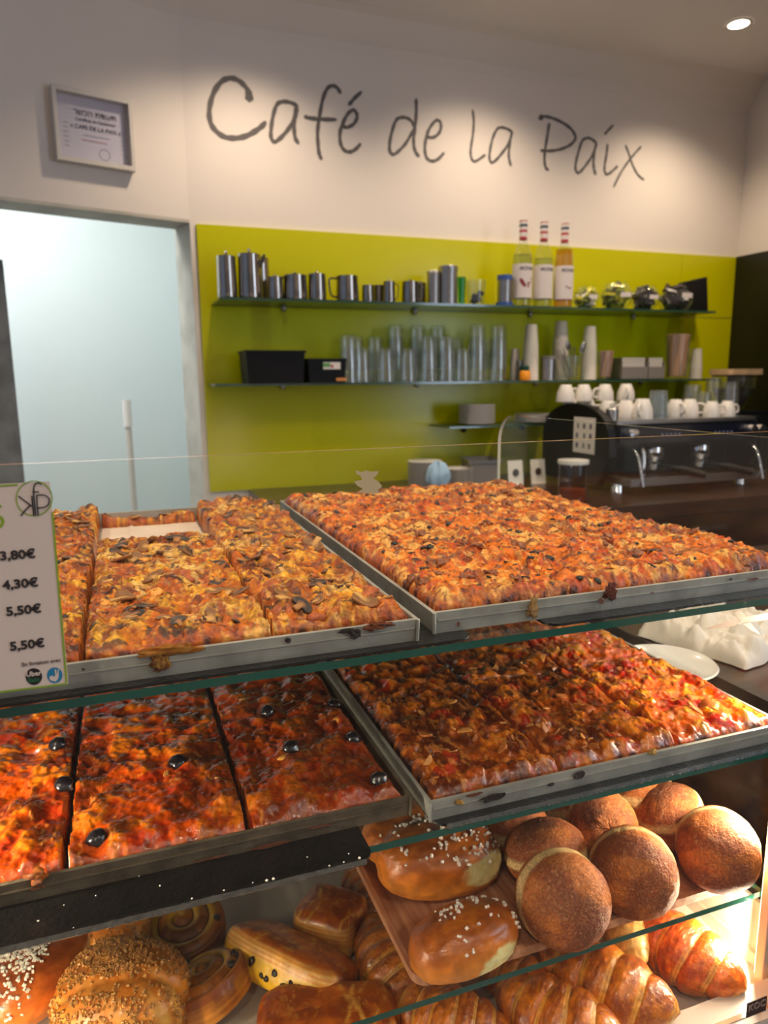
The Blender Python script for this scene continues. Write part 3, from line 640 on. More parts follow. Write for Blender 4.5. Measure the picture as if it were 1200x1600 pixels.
for i, (x0, x1, lab) in enumerate(((a, a+(b-a)*.6, 'wider grey carton of wrapped sugar sticks beside the stirrer jar'), (a+(b-a)*.62, b, 'narrower grey carton of wrapped sticks touching the stirrer jar'))):
    t = thing('sugar_carton', lab, 'carton', ((x0+x1)/2, 2.46, Z2), 0, 'sugar cartons'); hw = (x1-x0)/2
    one(lambda q: (q.box(-hw, hw, -.05, -.047, 0, .05, M_gr), q.box(-hw, hw, .047, .05, 0, .085, M_gr), q.box(-hw, -hw+.003, -.047, .047, 0, .07, M_gr), q.box(hw-.003, hw, -.047, .047, 0, .07, M_gr), q.box(-hw, hw, -.05, .05, 0, .003, M_gr)), 'box_body', t)
    q = MB(); q.box(-.003, .003, -.04, .04, 0, .006, M_sug if i else M_gr); q.box(-.0032, .0032, -.0405, -.036, -.0002, .0062, M_paperw); me = q.mesh('sachet')
    k = 0; xx = -hw+.009
    while xx < hw-.006:
        for zz in range(11): link('sachet', me, t, (xx, -.001, .004+zz*.0075))
        xx += .0085
# plates and saucers ---------------------------------------------------------
def plates(label, px, py0, w, n, y, z, dz=.006, cat='plates', ml=M_plate):
    r = px2m(w, y, 640)/2; t = thing('plate_stack', label, cat, (X(px, y, py0), y, z), 0, 'plate stacks by the lime wall')
    q = MB(); q.lathe([(0, 0), (r*.55, 0), (r*.6, .002), (r, .009), (r, .012), (r*.62, .005), (0, .004)], ml, seg=36); me = q.mesh('plate')
    for k in range(n): link('plate', me, t, (0, 0, k*dz))
plates('stack of saucers on the small glass shelf under the paper cups', 745, 640, 56, 11, 2.46, ZP, .0065)
plates('low stack of wide plates on the small shelf behind the corner glass', 838, 650, 66, 5, 2.46, ZP, .006)
ZK = CZ-0.388
plates('grey plate stack on the back worktop, left of the blue cloth', 664, 745, 52, 12, 2.40, ZK, .0075)
plates('shorter plate stack on the back worktop, right of the blue cloth', 716, 750, 44, 8, 2.38, ZK, .0075)
# blue cloth bundle
def blob(name, fn, cfn, nu, nv, m, parent=None, loc=(0, 0, 0), rot=None):
    """closed surface: fn(th, ph)->xyz arrays, th around, ph from bottom to top"""
    th = np.linspace(0, 2*np.pi, nu, endpoint=False)[:, None]+np.zeros((1, nv)); ph = np.linspace(-np.pi/2, np.pi/2, nv)[None, :]+np.zeros((nu, 1))
    x, y, z = fn(th, ph); P = np.stack([x, y, z], -1); C = cfn(th, ph, x, y, z) if cfn else None
    return link(name, grid_mesh(name, P, C, m, close_u=True), parent, loc, rot)
def bl(th, ph): 
    n = 1+.35*(fbm(th*2+ph, ph*3, 5)-.5)+.12*np.sin(th*7)
    return .042*np.cos(th)*np.cos(ph)*n, .03*np.sin(th)*np.cos(ph)*n, .05+.05*np.sin(ph)*n
tag(blob('blue_cloth', bl, None, 40, 20, mat('pale blue cloth', rgb(150, 180, 205), .8), loc=(X(685, 2.28, 745), 2.28, ZK)), 'crumpled pale blue cloth between the two low plate stacks', 'cloth')
t = thing('cutlery_basket', 'grey metal basket on the back worktop beside the plates', 'basket', (X(750, 2.42, 740), 2.42, ZK), R_(-12))
one(lambda q: (q.box(-.055, .055, -.07, -.067, 0, .085, M_gr), q.box(-.055, .055, .067, .07, 0, .085, M_gr), q.box(-.055, -.052, -.067, .067, 0, .085, M_gr), q.box(.052, .055, -.067, .067, 0, .085, M_gr), q.box(-.055, .055, -.07, .07, 0, .003, M_gr)), 'body', t)
one(lambda q: (q.box(-.06, .06, -.076, -.07, .080, .090, M_brush), q.box(-.06, .06, .07, .076, .080, .090, M_brush), q.box(-.062, -.055, -.07, .07, .080, .090, M_brush), q.box(.055, .062, -.07, .07, .080, .090, M_brush)), 'rim', t)
# ------------------------------------------------------------------ worktops
def worktop(name, label, x0, x1, y0, y1, zt, cat='worktop'):
    t = thing(name, label, cat, ((x0+x1)/2, (y0+y1)/2, 0)); hw, hd = (x1-x0)/2, (y1-y0)/2
    one(lambda q: q.box(-hw, hw, -hd, hd, zt-.04, zt, M_wood), 'top', t, bevel=.002)
    one(lambda q: q.box(-hw+.02, hw-.02, -hd+.03, hd-.01, .1, zt-.04, M_wood), 'carcass', t)
    one(lambda q: q.box(-hw+.04, hw-.04, -hd+.07, hd-.01, 0, .1, M_black), 'plinth', t)
    n = max(1, round((x1-x0)/.55)); w_ = (x1-x0-.05)/n
    for i in range(n):
        d = one(lambda q: q.box(-hw+.025+i*w_+.002, -hw+.025+(i+1)*w_-.002, -hd+.012, -hd+.029, .11, zt-.05, M_wood), 'door', t, bevel=.0015)
        one(lambda q: q.box(-hw+.025+(i+.5)*w_-.06, -hw+.025+(i+.5)*w_+.06, -hd-.002, -hd+.006, zt-.10, zt-.09, M_brush), 'handle', d)
worktop('back_worktop', 'dark walnut worktop along the lime wall under the espresso machine', 0.42, XR-.025, 1.78, YB-.015, ZK)
worktop('side_worktop', 'dark walnut counter to the right of the glass display case', 0.72, XR-.025, .30, 1.25, ZK-.004)
# ------------------------------------------------------------------ espresso machine
MX0, MX1, MY0, MY1 = 1.53, 2.17, 2.0, 2.37
ZT = CZ-.145
t = thing('espresso_machine', 'black two-group espresso machine with domed side on the back worktop', 'coffee machine', ((MX0+MX1)/2, 2.18, ZK))
ox, oy = (MX0+MX1)/2, 2.18
def L(x, y, z): return (x-ox, y-oy, z-ZK)
def lb2(q, x0, x1, y0, y1, z0, z1, m): q.box(x0-ox, x1-ox, y0-oy, y1-oy, z0-ZK, z1-ZK, m)
one(lambda q: (lb2(q, MX0+.02, MX1-.02, 2.12, MY1, ZK+.04, ZT, M_blackm), lb2(q, MX0+.02, MX1-.02, 2.0, 2.12, ZT-.09, ZT-.012, M_blackm)), 'body', t, bevel=.008)
one(lambda q: lb2(q, MX0+.02, MX1-.02, 2.0, MY1, ZT-.012, ZT, M_brush), 'cup_tray', t, bevel=.003)
one(lambda q: lb2(q, MX0+.03, MX1-.03, 1.994, 2.0, ZT-.078, ZT-.02, mat('navy control panel', rgb(22, 26, 40), .2, coat=.4)), 'control_panel', t)
def btn(q):
    for gx in (1.73, 1.96):
        for i in range(5): q.box(gx-ox+i*.018, gx-ox+i*.018+.008, 1.9935-oy, 1.994-oy, ZT-.055-ZK, ZT-.047-ZK, mat('button print', rgb(110, 120, 150), .5))
tag(one(btn, 'button_marks', t), kind='stuff')
def side(q, x0, x1):
    pr = [(2.40, ZK+.02)]
    for a in np.linspace(0, math.pi, 15): pr.append((2.20+.20*math.cos(a), ZT-.05+.105*math.sin(a)))
    pr += [(1.99, ZK+.12), (2.05, ZK+.02)]
    n = len(pr); vs = [L(x, y, z) for x in (x0, x1) for y, z in pr]
    q.add(vs, [tuple(range(n)), tuple(range(n, 2*n))[::-1]]+[(i, n+i, n+(i+1) % n, (i+1) % n) for i in range(n)], M_blackm)
one(lambda q: side(q, MX0-.012, MX0+.02), 'side_panel', t, bevel=.004)
def side2(q):
    pr = [(2.38, ZK+.02), (2.38, ZT), (2.0, ZT), (1.99, ZK+.12), (2.05, ZK+.02)]; n = 5; vs = [L(x, y, z) for x in (MX1-.02, MX1+.01) for y, z in pr]
    q.add(vs, [tuple(range(n)), tuple(range(n, 2*n))[::-1]]+[(i, n+i, n+(i+1) % n, (i+1) % n) for i in range(n)], M_blackm)
one(side2, 'side_panel', t, bevel=.004)
for gx in (1.745, 1.95):
    g = one(lambda q: (q.lathe([(0, .055), (.034, .055), (.038, .045), (.038, .012), (.030, 0), (0, 0)], M_chrome, c=L(gx, 2.05, ZT-.145), seg=24),), 'group_head', t)
    one(lambda q: (q.lathe([(0, 0), (.026, 0), (.031, .02), (.031, .03), (0, .03)], M_chrome, c=L(gx, 2.05, ZT-.175), seg=22), q.tube(smooth([L(gx, 2.03, ZT-.16), L(gx+.03, 1.97, ZT-.165), L(gx+.10, 1.90, ZT-.185)], 4), [.008]*5+[.013]*4, M_black, 10)), 'portafilter', t)
for gx, gz in ((1.60, -.045), (2.115, -.045), (2.155, -.045)):
    one(lambda q: q.lathe([(0, .03), (.017, .028), (.019, .01), (.012, 0), (.012, -.01)], M_chrome, c=L(gx, 1.995, ZT+gz), rot=Matrix.Rotation(R_(90), 3, 'X'), seg=20), 'steam_knob', t)
for gx in (1.615, 2.13):
    one(lambda q: q.tube(smooth([L(gx, 2.01, ZT-.09), L(gx-.004, 1.96, ZT-.12), L(gx-.01, 1.92, ZT-.215)], 5), .0055, M_chrome, 10), 'steam_wand', t)
one(lambda q: q.tube(smooth([L(1.66, 2.03, ZT-.09), L(1.655, 1.99, ZT-.11), L(1.655, 1.985, ZT-.20)], 5), .009, M_chrome, 10), 'hot_water_spout', t)
one(lambda q: (lb2(q, MX0+.03, MX1-.02, 1.93, 2.15, ZK+.03, ZK+.055, M_brush),), 'drip_tray', t, bevel=.004)
def slots(q):
    for i in range(34): lb2(q, MX0+.05+i*.0165, MX0+.058+i*.0165, 1.945, 2.10, ZK+.0545, ZK+.0558, M_black)
tag(one(slots, 'drip_slots', t), kind='stuff')
for fx, fy in ((MX0+.05, 2.02), (MX1-.05, 2.02), (MX0+.05, 2.33), (MX1-.05, 2.33)):
    one(lambda q: q.lathe([(0, 0), (.022, 0), (.018, .04), (0, .04)], M_chrome, c=L(fx, fy, ZK), seg=16), 'foot', t)
# taped picture note on the domed side
a_ = Vector((MX0-.0145, 2.13, ZT-.055))
t = thing('taped_note', 'small white picture note taped to the domed side of the espresso machine', 'note', a_)
one(lambda q: q.box(-.0012, 0, -.062, .062, -.062, .062, M_paperw), 'paper', t)
def notep(q):
    r5 = random.Random(3)
    for i in range(9):
        y = -.045+.036*(i % 3)+r5.uniform(0, .008); z = .035-.034*(i//3)
        q.box(-.0017, -.0012, y, y+r5.uniform(.008, .016), z-.012, z+.006, M_ink)
tag(one(notep, 'printed_figures', t), kind='stuff')
# cups and glasses on the machine
def cup_mesh(hnd):
    q = MB(); r, h = .034, .062
    q.lathe([(r, 0), (r, .003), (r*.93, h*.5), (r*.62, h-.004), (r*.55, h), (0, h)], M_white, seg=26)
    q.lathe([(r-.003, .0), (r*.88, h*.5), (r*.5, h-.01), (0, h-.01)], M_white, seg=26)
    return q.mesh('cup')
def hand_mesh():
    q = MB(); q.tube(smooth([(.030, 0, .012), (.050, 0, .016), (.054, 0, .030), (.046, 0, .044), (.027, 0, .046)], 4), .0042, M_white, 8); return q.mesh('handle')
CM, HM = cup_mesh(True), hand_mesh()
def cup(label, px, py, y, rz, z=ZT, tilt=None, hd=True, s=1.0):
    p = at_y(px, py, y); t = thing('coffee_cup', label, 'cup', (p.x, y, z), rz, 'white cups on the espresso machine')
    link('bowl', CM, t); 
    if hd: link('handle', HM, t)
    t.scale = (s, s, s)
    if tilt: t.rotation_euler = (tilt, 0, rz); t.location.z += .012
    return t
names = ['first', 'second', 'third', 'fourth', 'fifth', 'sixth', 'seventh', 'eighth']
for i, px in enumerate((884, 912, 945, 978)):
    cup('upturned white cup on the upper row behind, %s from the left' % names[i], px, 610, 2.33, 1.2+i, ZT+.055)
for i, px in enumerate((890, 918, 948, 978)):
    cup('upturned white cup underneath the upper back row, %s from the left' % names[i], px, 640, 2.335, .7*i)
for i, px in enumerate((950, 978, 1004, 1056, 1078)):
    cup('upturned white cup along the front edge of the machine top, %s from the left' % names[i], px, 630, 2.12 if i != 2 else 2.08, 2.2+.8*i, s=1.1 if i == 2 else 1)
cup('white espresso cup with handle, left of two before the clear glasses', 1112, 640, 2.06, -.4, s=.88)
cup('white espresso cup leaning with its handle to the right, near the chrome knobs', 1136, 640, 2.07, -.1, s=.88)
def gl(label, px, y, m, r, h, grp=None):
    p = at_y(px, 620, y); tag(one(tumbler_parts(r, h, m, up=False), 'tumbler', loc=(p.x, y, ZT)), label, 'glass', grp)
gl('pale blue ribbed tumbler upturned between the white cups', 1029, 2.09, M_tumbb, .036, .098)
gl('clear tumbler with blue glints, left of four at the right of the machine', 1081, 2.2, M_tumb, .036, .115, 'clear tumblers on the machine')
gl('clear short tumbler behind the espresso cups, second of four at the right', 1100, 2.15, M_tumb, .03, .09, 'clear tumblers on the machine')
gl('tall clear tumbler at the back, third of four at the right', 1114, 2.3, M_tumb, .034, .14, 'clear tumblers on the machine')
gl('tall clear tumbler at the right end of the machine beside the grinder', 1141, 2.17, M_tumb, .034, .125, 'clear tumblers on the machine')
p = at_y(918, 640, 2.03)
t = thing('tamper', 'small steel tamper or shaker standing at the left front of the machine top', 'tamper', (1.575, 2.06, ZT))
one(lambda q: q.lathe([(0, 0), (.02, 0), (.022, .035), (.018, .04), (0, .04)], M_brush, seg=20), 'cylinder', t); one(lambda q: q.lathe([(.008, .04), (.008, .046), (.013, .052), (0, .056)], M_chrome, seg=14), 'knob', t)
# grinder, its tray, the teal box
gx = 2.36
t = thing('coffee_grinder', 'black coffee grinder with glass hopper at the right of the espresso machine', 'grinder', (gx, 2.32, ZK))
one(lambda q: q.box(-.09, .09, -.12, .12, 0, .25, M_blackm), 'body', t, bevel=.012)
one(lambda q: q.lathe([(.04, .25), (.05, .27), (.082, .345), (.082, .385)], M_jar, seg=28), 'hopper', t)
one(lambda q: q.lathe([(0, .26), (.045, .27), (.078, .335), (0, .34)], mat('coffee beans', rgb(40, 24, 16), .4, bump=1, bscale=120), seg=24), 'beans', t)
one(lambda q: q.lathe([(0, .385), (.084, .385), (.084, .391), (0, .391)], M_black, seg=28), 'hopper_lid', t)
def trayf(q): rounded_slab(q, -.088, .088, -.06, .06, 0, .022, .018, mat('pale raw wood', rgb(205, 170, 128), .7, noise=.3, nscale=12, bump=.4))
tag(one(trayf, 'wooden_tray', loc=(gx-.012, 2.30, ZK+.3915)), 'pale beige wooden tray lying on top of the grinder hopper', 'tray')
tag(box_obj('teal_box', (2.47, 2.58, 1.95, 2.2, ZK, ZK+.24), mat('pale teal plastic', rgb(92, 122, 120), .45), bevel=.006), 'pale teal box at the right edge beside the grinder', 'box')
# white lidded canister
p = at_y(896, 722, 1.92)
t = thing('lidded_canister', 'clear canister with white lid and orange contents behind the pizzas', 'canister', (p.x, 1.92, ZK))
r = px2m(50, 1.92, 720)/2
one(lambda q: q.lathe([(0, .001), (r*.9, .001), (r*.9, .115), (r*.9, .12)], thin_glass('smoky canister', (.5, .42, .4, 1), 1.5), seg=32), 'glass_body', t)
one(lambda q: q.lathe([(0, .004), (r*.86, .004), (r*.86, .04), (0, .042)], mat('orange powder', rgb(190, 80, 20), .8), seg=28), 'contents', t)
one(lambda q: q.lathe([(r*.88, .12), (r, .121), (r, .132), (0, .134)], M_white, seg=32), 'lid', t)
def card(px, lab):
    t = thing('drink_card', lab, 'card', (X(px, 2.3, 745), 2.30, ZK), R_(4), 'small picture cards on the worktop')
    one(lambda q: q.box(-.032, .032, 0, .001, 0, .09, M_paperw, rot=Matrix.Rotation(R_(-8), 3, 'X'), org=(0, 0, 0)), 'paper', t)
    one(lambda q: q.lathe([(0, 0), (.014, 0)], M_brn, c=(0, .004, .045), rot=Matrix.Rotation(R_(82), 3, 'X'), seg=14), 'printed_cup', t)
    one(lambda q: q.box(-.02, .02, -.012, .022, 0, .002, M_paperw), 'base', t)
card(807, 'left of two small picture cards behind the corner of the glass'); card(842, 'right of two small picture cards, next to the espresso machine')
# crumpled cloth and dish on the side worktop
ZS = ZK-.004
def crump(name, lab, cat, cx, cy, sx, sy, hgt, seed, m, rz=0):
    n = 70; u = np.linspace(-1, 1, n)[:, None]+np.zeros((1, n)); v = np.linspace(-1, 1, n)[None, :]+np.zeros((n, 1))
    e = 1-np.maximum(abs(u)**3, abs(v)**3); rdg = abs(fbm(u*2+3, v*2, seed, 5)-.5)*2
    z = .002+hgt*np.clip(e, 0, 1)**.6*(.35+1.1*rdg+.25*fbm(u*6, v*6, seed+3)); ed = .12*(fbm(u*2, v*2, seed+9)-.5)
    P = np.stack([u*sx*(1+ed), v*sy*(1-ed), z], -1); o = link(name, grid_mesh(name, P, None, m), None, (cx, cy, ZS), (0, 0, rz)); return tag(o, lab, cat)
M_cloth = mat('white cotton cloth', rgb(222, 214, 202), .85, bump=.2, bscale=120)
crump('crumpled_cloth', 'crumpled white cloth on the dark counter seen through the side glass', 'cloth', at_z(1125, 1000, ZS).x, at_z(1125, 1000, ZS).y, .085, .085, .055, 4, M_cloth, .3)
q = MB(); q.lathe([(0, 0), (.05, 0), (.055, .002), (.066, .010), (.064, .012), (.05, .005), (0, .004)], M_white, seg=40)
tag(q.build('round_plate', loc=at_z(1040, 1046, ZS)), 'empty pale round plate on the counter just outside the side glass', 'plate')
# ------------------------------------------------------------------ display case
XL_, XRC = -0.262, 0.64
YF = 0.470
case = thing('display_case', 'glass bakery display case with three glass shelves holding pizzas and pastries', 'display case', ((XL_+XRC)/2, 0.8, 0))
cox, coy = (XL_+XRC)/2, 0.8
def cb(q, x0, x1, y0, y1, z0, z1, m, me=None): q.box(x0-cox, x1-cox, y0-coy, y1-coy, CZ+z0, CZ+z1, m, me)
def fpane(q):
    vs = [(x-cox, y-coy, CZ+z) for x in (XL_, XRC-.006) for y in (YF, YF+.005) for z in (-.646, -.0475)]
    q.add(vs, [(0, 4, 5, 1), (2, 3, 7, 6)], M_glass); q.add(vs, [(0, 1, 3, 2), (4, 6, 7, 5)], M_paneedge); q.add(vs, [(1, 5, 7, 3), (0, 2, 6, 4)], M_rim)
one(fpane, 'front_pane', case)
def spane(q, x0, x1):
    y0, y1, z0, z1, r = YF+.006, 1.148, -.646, -.064, .05
    pr = [(y0, z0), (y0, z1)]+[(y1-r+r*math.sin(a), z1-r+r*math.cos(a)) for a in np.linspace(0, math.pi/2, 8)]+[(y1, z0)]
    n = len(pr); vs = [(x-cox, y-coy, CZ+z) for x in (x0, x1) for y, z in pr]
    q.add(vs, [tuple(range(n)), tuple(range(n, 2*n))[::-1]], M_glass); q.add(vs, [(i, n+i, n+(i+1) % n, (i+1) % n) for i in range(n)], M_paneedge)
one(lambda q: spane(q, XRC-.0055, XRC), 'side_pane', case); one(lambda q: spane(q, XL_, XL_+.005), 'side_pane', case)
for zt, y0, y1 in ((-.210, .500, 1.14), (-.373, .500, 1.14), (-.561, .525, 1.02)):
    one(lambda q: cb(q, XL_+.006, XRC-.007, y0, y1, zt-.0065, zt, M_shelfg, M_edge), 'glass_shelf', case)
for sx, x0, x1 in ((1, .6245, .634), (-1, XL_+.0055, XL_+.015)):
    p_ = one(lambda q: cb(q, x0, x1, .509, .520, -.668, -.217, M_rail), 'pillar', case, bevel=.001)
    one(lambda q: cb(q, x0+.002, x1-.002, .5200, .5215, -.66, -.225, M_led), 'led_strip', p_)
one(lambda q: cb(q, XL_, XRC+.002, .462, .500, -.72, -.647, M_rail), 'front_rail', case, bevel=.002)
one(lambda q: cb(q, XL_, XRC, .500, 1.15, -.69, -.668, M_rail), 'deck', case)
one(lambda q: cb(q, XRC-.001, XRC+.004, .50, 1.15, -.72, -.585, mat('pale base side panel', rgb(205, 205, 190), .3, coat=.4)), 'base_side_panel', case)
one(lambda q: cb(q, XL_, XRC, 1.148, 1.153, -.69, -.565, mat('pale base back panel', rgb(190, 185, 170), .35)), 'back_panel', case)
one(lambda q: (cb(q, XL_, XRC, .475, 1.15, -1.40, -.72, mat('dark case base', rgb(52, 48, 46), .4))), 'cabinet', case, bevel=.003)
lp = at_y(1181, 1573, .4615)
q = MB(); q.box(-.012, .014, -.0006, 0, -.009, .008, mat('brown maker plate', rgb(60, 42, 38), .4)); lab = q.build('maker_plate', case, (lp.x-cox, lp.y-coy+.0004, lp.z))
link('lettering', text_mesh('KOC', .0105, mat('plate lettering', rgb(170, 150, 140), .4, .5), bold=.0002), lab, (.001, -.0008, -.002), (R_(90), 0, 0))
# paper lining on the deck
def paperf(x0, x1, y0, y1, z, seed, amp=.0015):
    n, k = 50, 50; u = np.linspace(x0, x1, n)[:, None]+np.zeros((1, k)); v = np.linspace(y0, y1, k)[None, :]+np.zeros((n, 1))
    P = np.stack([u, v, z+.0006+amp*fbm(u*25, v*25, seed)+amp*2*np.clip(1-abs((u-x0-.30*(x1-x0)))/.004, 0, 1)], -1); return P
for nm, a, lb_ in (('sheet', (-.25, .245, .51, 1.13), 'greyish baking paper under the sweet rolls on the case base'), ('sheet', (.262, .62, .51, 1.13), 'baking paper lining under the croissants on the case base')):
    tag(link('baking_paper', grid_mesh('baking_paper', paperf(*a, CZ-.668, 5), None, M_deck)), lb_, 'paper')
# ------------------------------------------------------------------ trays and black sheets
M_alu_shade = mat('shade darkened tray metal', rgb(122, 108, 88), 0.42, 0.4, noise=0.5, nscale=40, bump=0.5, bscale=200)  # tray metal with the lower shelf's shade put into its colour
def tray(label, x0, y0, zb, w=.40, d=.60, h=.019, M_alu=M_alu):
    t = thing('baking_tray', label, 'tray', (x0+w/2, y0+d/2, zb), 0, 'aluminium pizza trays'); a, b = w/2, d/2; fl = .003
    def f(q):
        lv = [(a-fl, b-fl, 0), (a, b, h), (a-.0018, b-.0018, h+.0006), (a-.0035, b-.0035, h), (a-fl-.0025, b-fl-.0025, .0012)]
        vs = []; 
        for X_, Y_, z in lv: vs += [(-X_, -Y_, z), (X_, -Y_, z), (X_, Y_, z), (-X_, Y_, z)]
        fs = [(0, 3, 2, 1)]
        for l in range(4): fs += [(4*l+i, 4*l+(i+1) % 4, 4*l+4+(i+1) % 4, 4*l+4+i) for i in range(4)]
        fs.append((16, 17, 18, 19)); q.add(vs, fs, M_alu)
        for sx in (-1, 1): q.tube([(sx*(a-fl*.5), -b+.0008, 0.001), (sx*(a-.001), -b-.0002, h)], .0016, M_alu, 6)
    one(f, 'pan', t)
    one(lambda q: q.box(-a+.004, a-.004, -b-.0003, -b+.0012, h*.60, h*.66, M_alu), 'pressed_rib', t)
    return t
ZB1 = CZ-.2075; ZB2 = CZ-.3715
TL1 = (-.187, .508); TR1 = (.229, .517); TL2 = (-.187, .5235); TR2 = (.2225, .509)
t1 = tray('upper left aluminium tray, with the mushroom pizza', *TL1, ZB1); t2 = tray('upper right aluminium tray, with the minced meat pizza', *TR1, ZB1)
t3 = tray('lower left aluminium tray, with the black olive pizza', *TL2, ZB2, M_alu=M_alu_shade); t4 = tray('lower right aluminium tray, with the dark browned onion pizza', *TR2, ZB2)
def stain(q, pts, m, y):
    n = len(pts); vs = [(px, y, pz) for px, pz in pts]; q.add(vs, [tuple(range(n))], m)
M_burn = mat('burnt residue', rgb(30, 16, 10), .5, bump=.8, bscale=300); M_rust = mat('brown baked stain', rgb(96, 52, 28), .5)
def residue(tr, spots, y0, zb, h=.019):
    """baked-on drips running down the front wall of the tray"""
    q = MB(); rr = random.Random(len(spots)*7+int(spots[0][0]))
    for px, py, wpx, hpx, mm in spots:
        p = at_y(px, py, y0); w_ = wpx*.00045; hh = hpx*.00045
        ring = []
        for k in range(11):
            a = k/11*6.283; s = rr.uniform(.65, 1.1); ring.append((p.x+w_*.5*math.cos(a)*s, y0-.0009-.0004*rr.random(), min(zb+h+.0005, p.z+hh*.5*math.sin(a)*s)))
        q.add([(x-tr.location.x, y-tr.location.y, z-tr.location.z) for x, y, z in ring], [tuple(range(11))], mm)
    tag(q.build('baked_residue', tr), kind='stuff')
residue(t1, [(555, 990, 26, 22, M_burn), (540, 985, 30, 12, M_burn), (580, 983, 18, 9, M_rust), (250, 1045, 24, 8, M_rust), (450, 1000, 12, 10, M_burn), (130, 1045, 5, 4, M_burn)], TL1[1], ZB1)
residue(t2, [(1018, 926, 8, 5, M_rust), (1175, 905, 40, 9, M_rust), (938, 939, 14, 16, M_rust), (1140, 905, 10, 6, M_burn), (715, 975, 7, 12, M_rust)], TR1[1], ZB1)
residue(t4, [(905, 1210, 30, 20, M_burn), (770, 1245, 60, 20, M_burn), (740, 1240, 40, 12, M_rust), (860, 1225, 20, 10, M_burn)], TR2[1], ZB2)
residue(t3, [(330, 1340, 70, 6, M_rust), (60, 1385, 30, 8, M_rust), (500, 1290, 60, 5, M_rust), (420, 1320, 90, 8, M_rust)], TL2[1], ZB2)
def sheet(label, x0, x1, y0, y1, z, th=.0022, rad=.012, lip=False):
    t = thing('black_baking_sheet', label, 'baking sheet', ((x0+x1)/2, (y0+y1)/2, z)); a, b = (x1-x0)/2, (y1-y0)/2
    one(lambda q: rounded_slab(q, -a, a, -b, b, 0, th, rad, M_enamel), 'plate', t)
    if lip:
        n = 150; vs = []; rr = random.Random(2)
        for i in range(n+1):
            x = -a+rad*.6+(2*a-1.2*rad)*i/n; k = .0012+.0016*rr.random()*(i % 2)
            vs += [(x, -b-.0002, -.0012-k*.5), (x, -b-.0006-k, .0), (x, -b+.0005, th+k*.35), (x, -b+.004, th)]
        one(lambda q: q.add(vs, [(4*i+j, 4*i+4+j, 4*i+5+j, 4*i+1+j) for i in range(n) for j in range(3)], M_enamel, True), 'crusted_edge', t)
    return t
sheet('black enamelled sheet under the mushroom pizza tray', -.205, .259, .5015, 1.10, CZ-.2098)
sheet('black enamelled sheet under the minced meat pizza tray', .331, .625, .504, 1.10, CZ-.2098)
sheet('wide black enamelled sheet jutting out under the olive pizza tray', -.245, .165, .4835, 1.08, CZ-.3738, lip=True)
sheet('black enamelled sheet with rounded corner under the onion pizza tray', .226, .624, .5015, 1.10, CZ-.3738, lip=True, rad=.016)
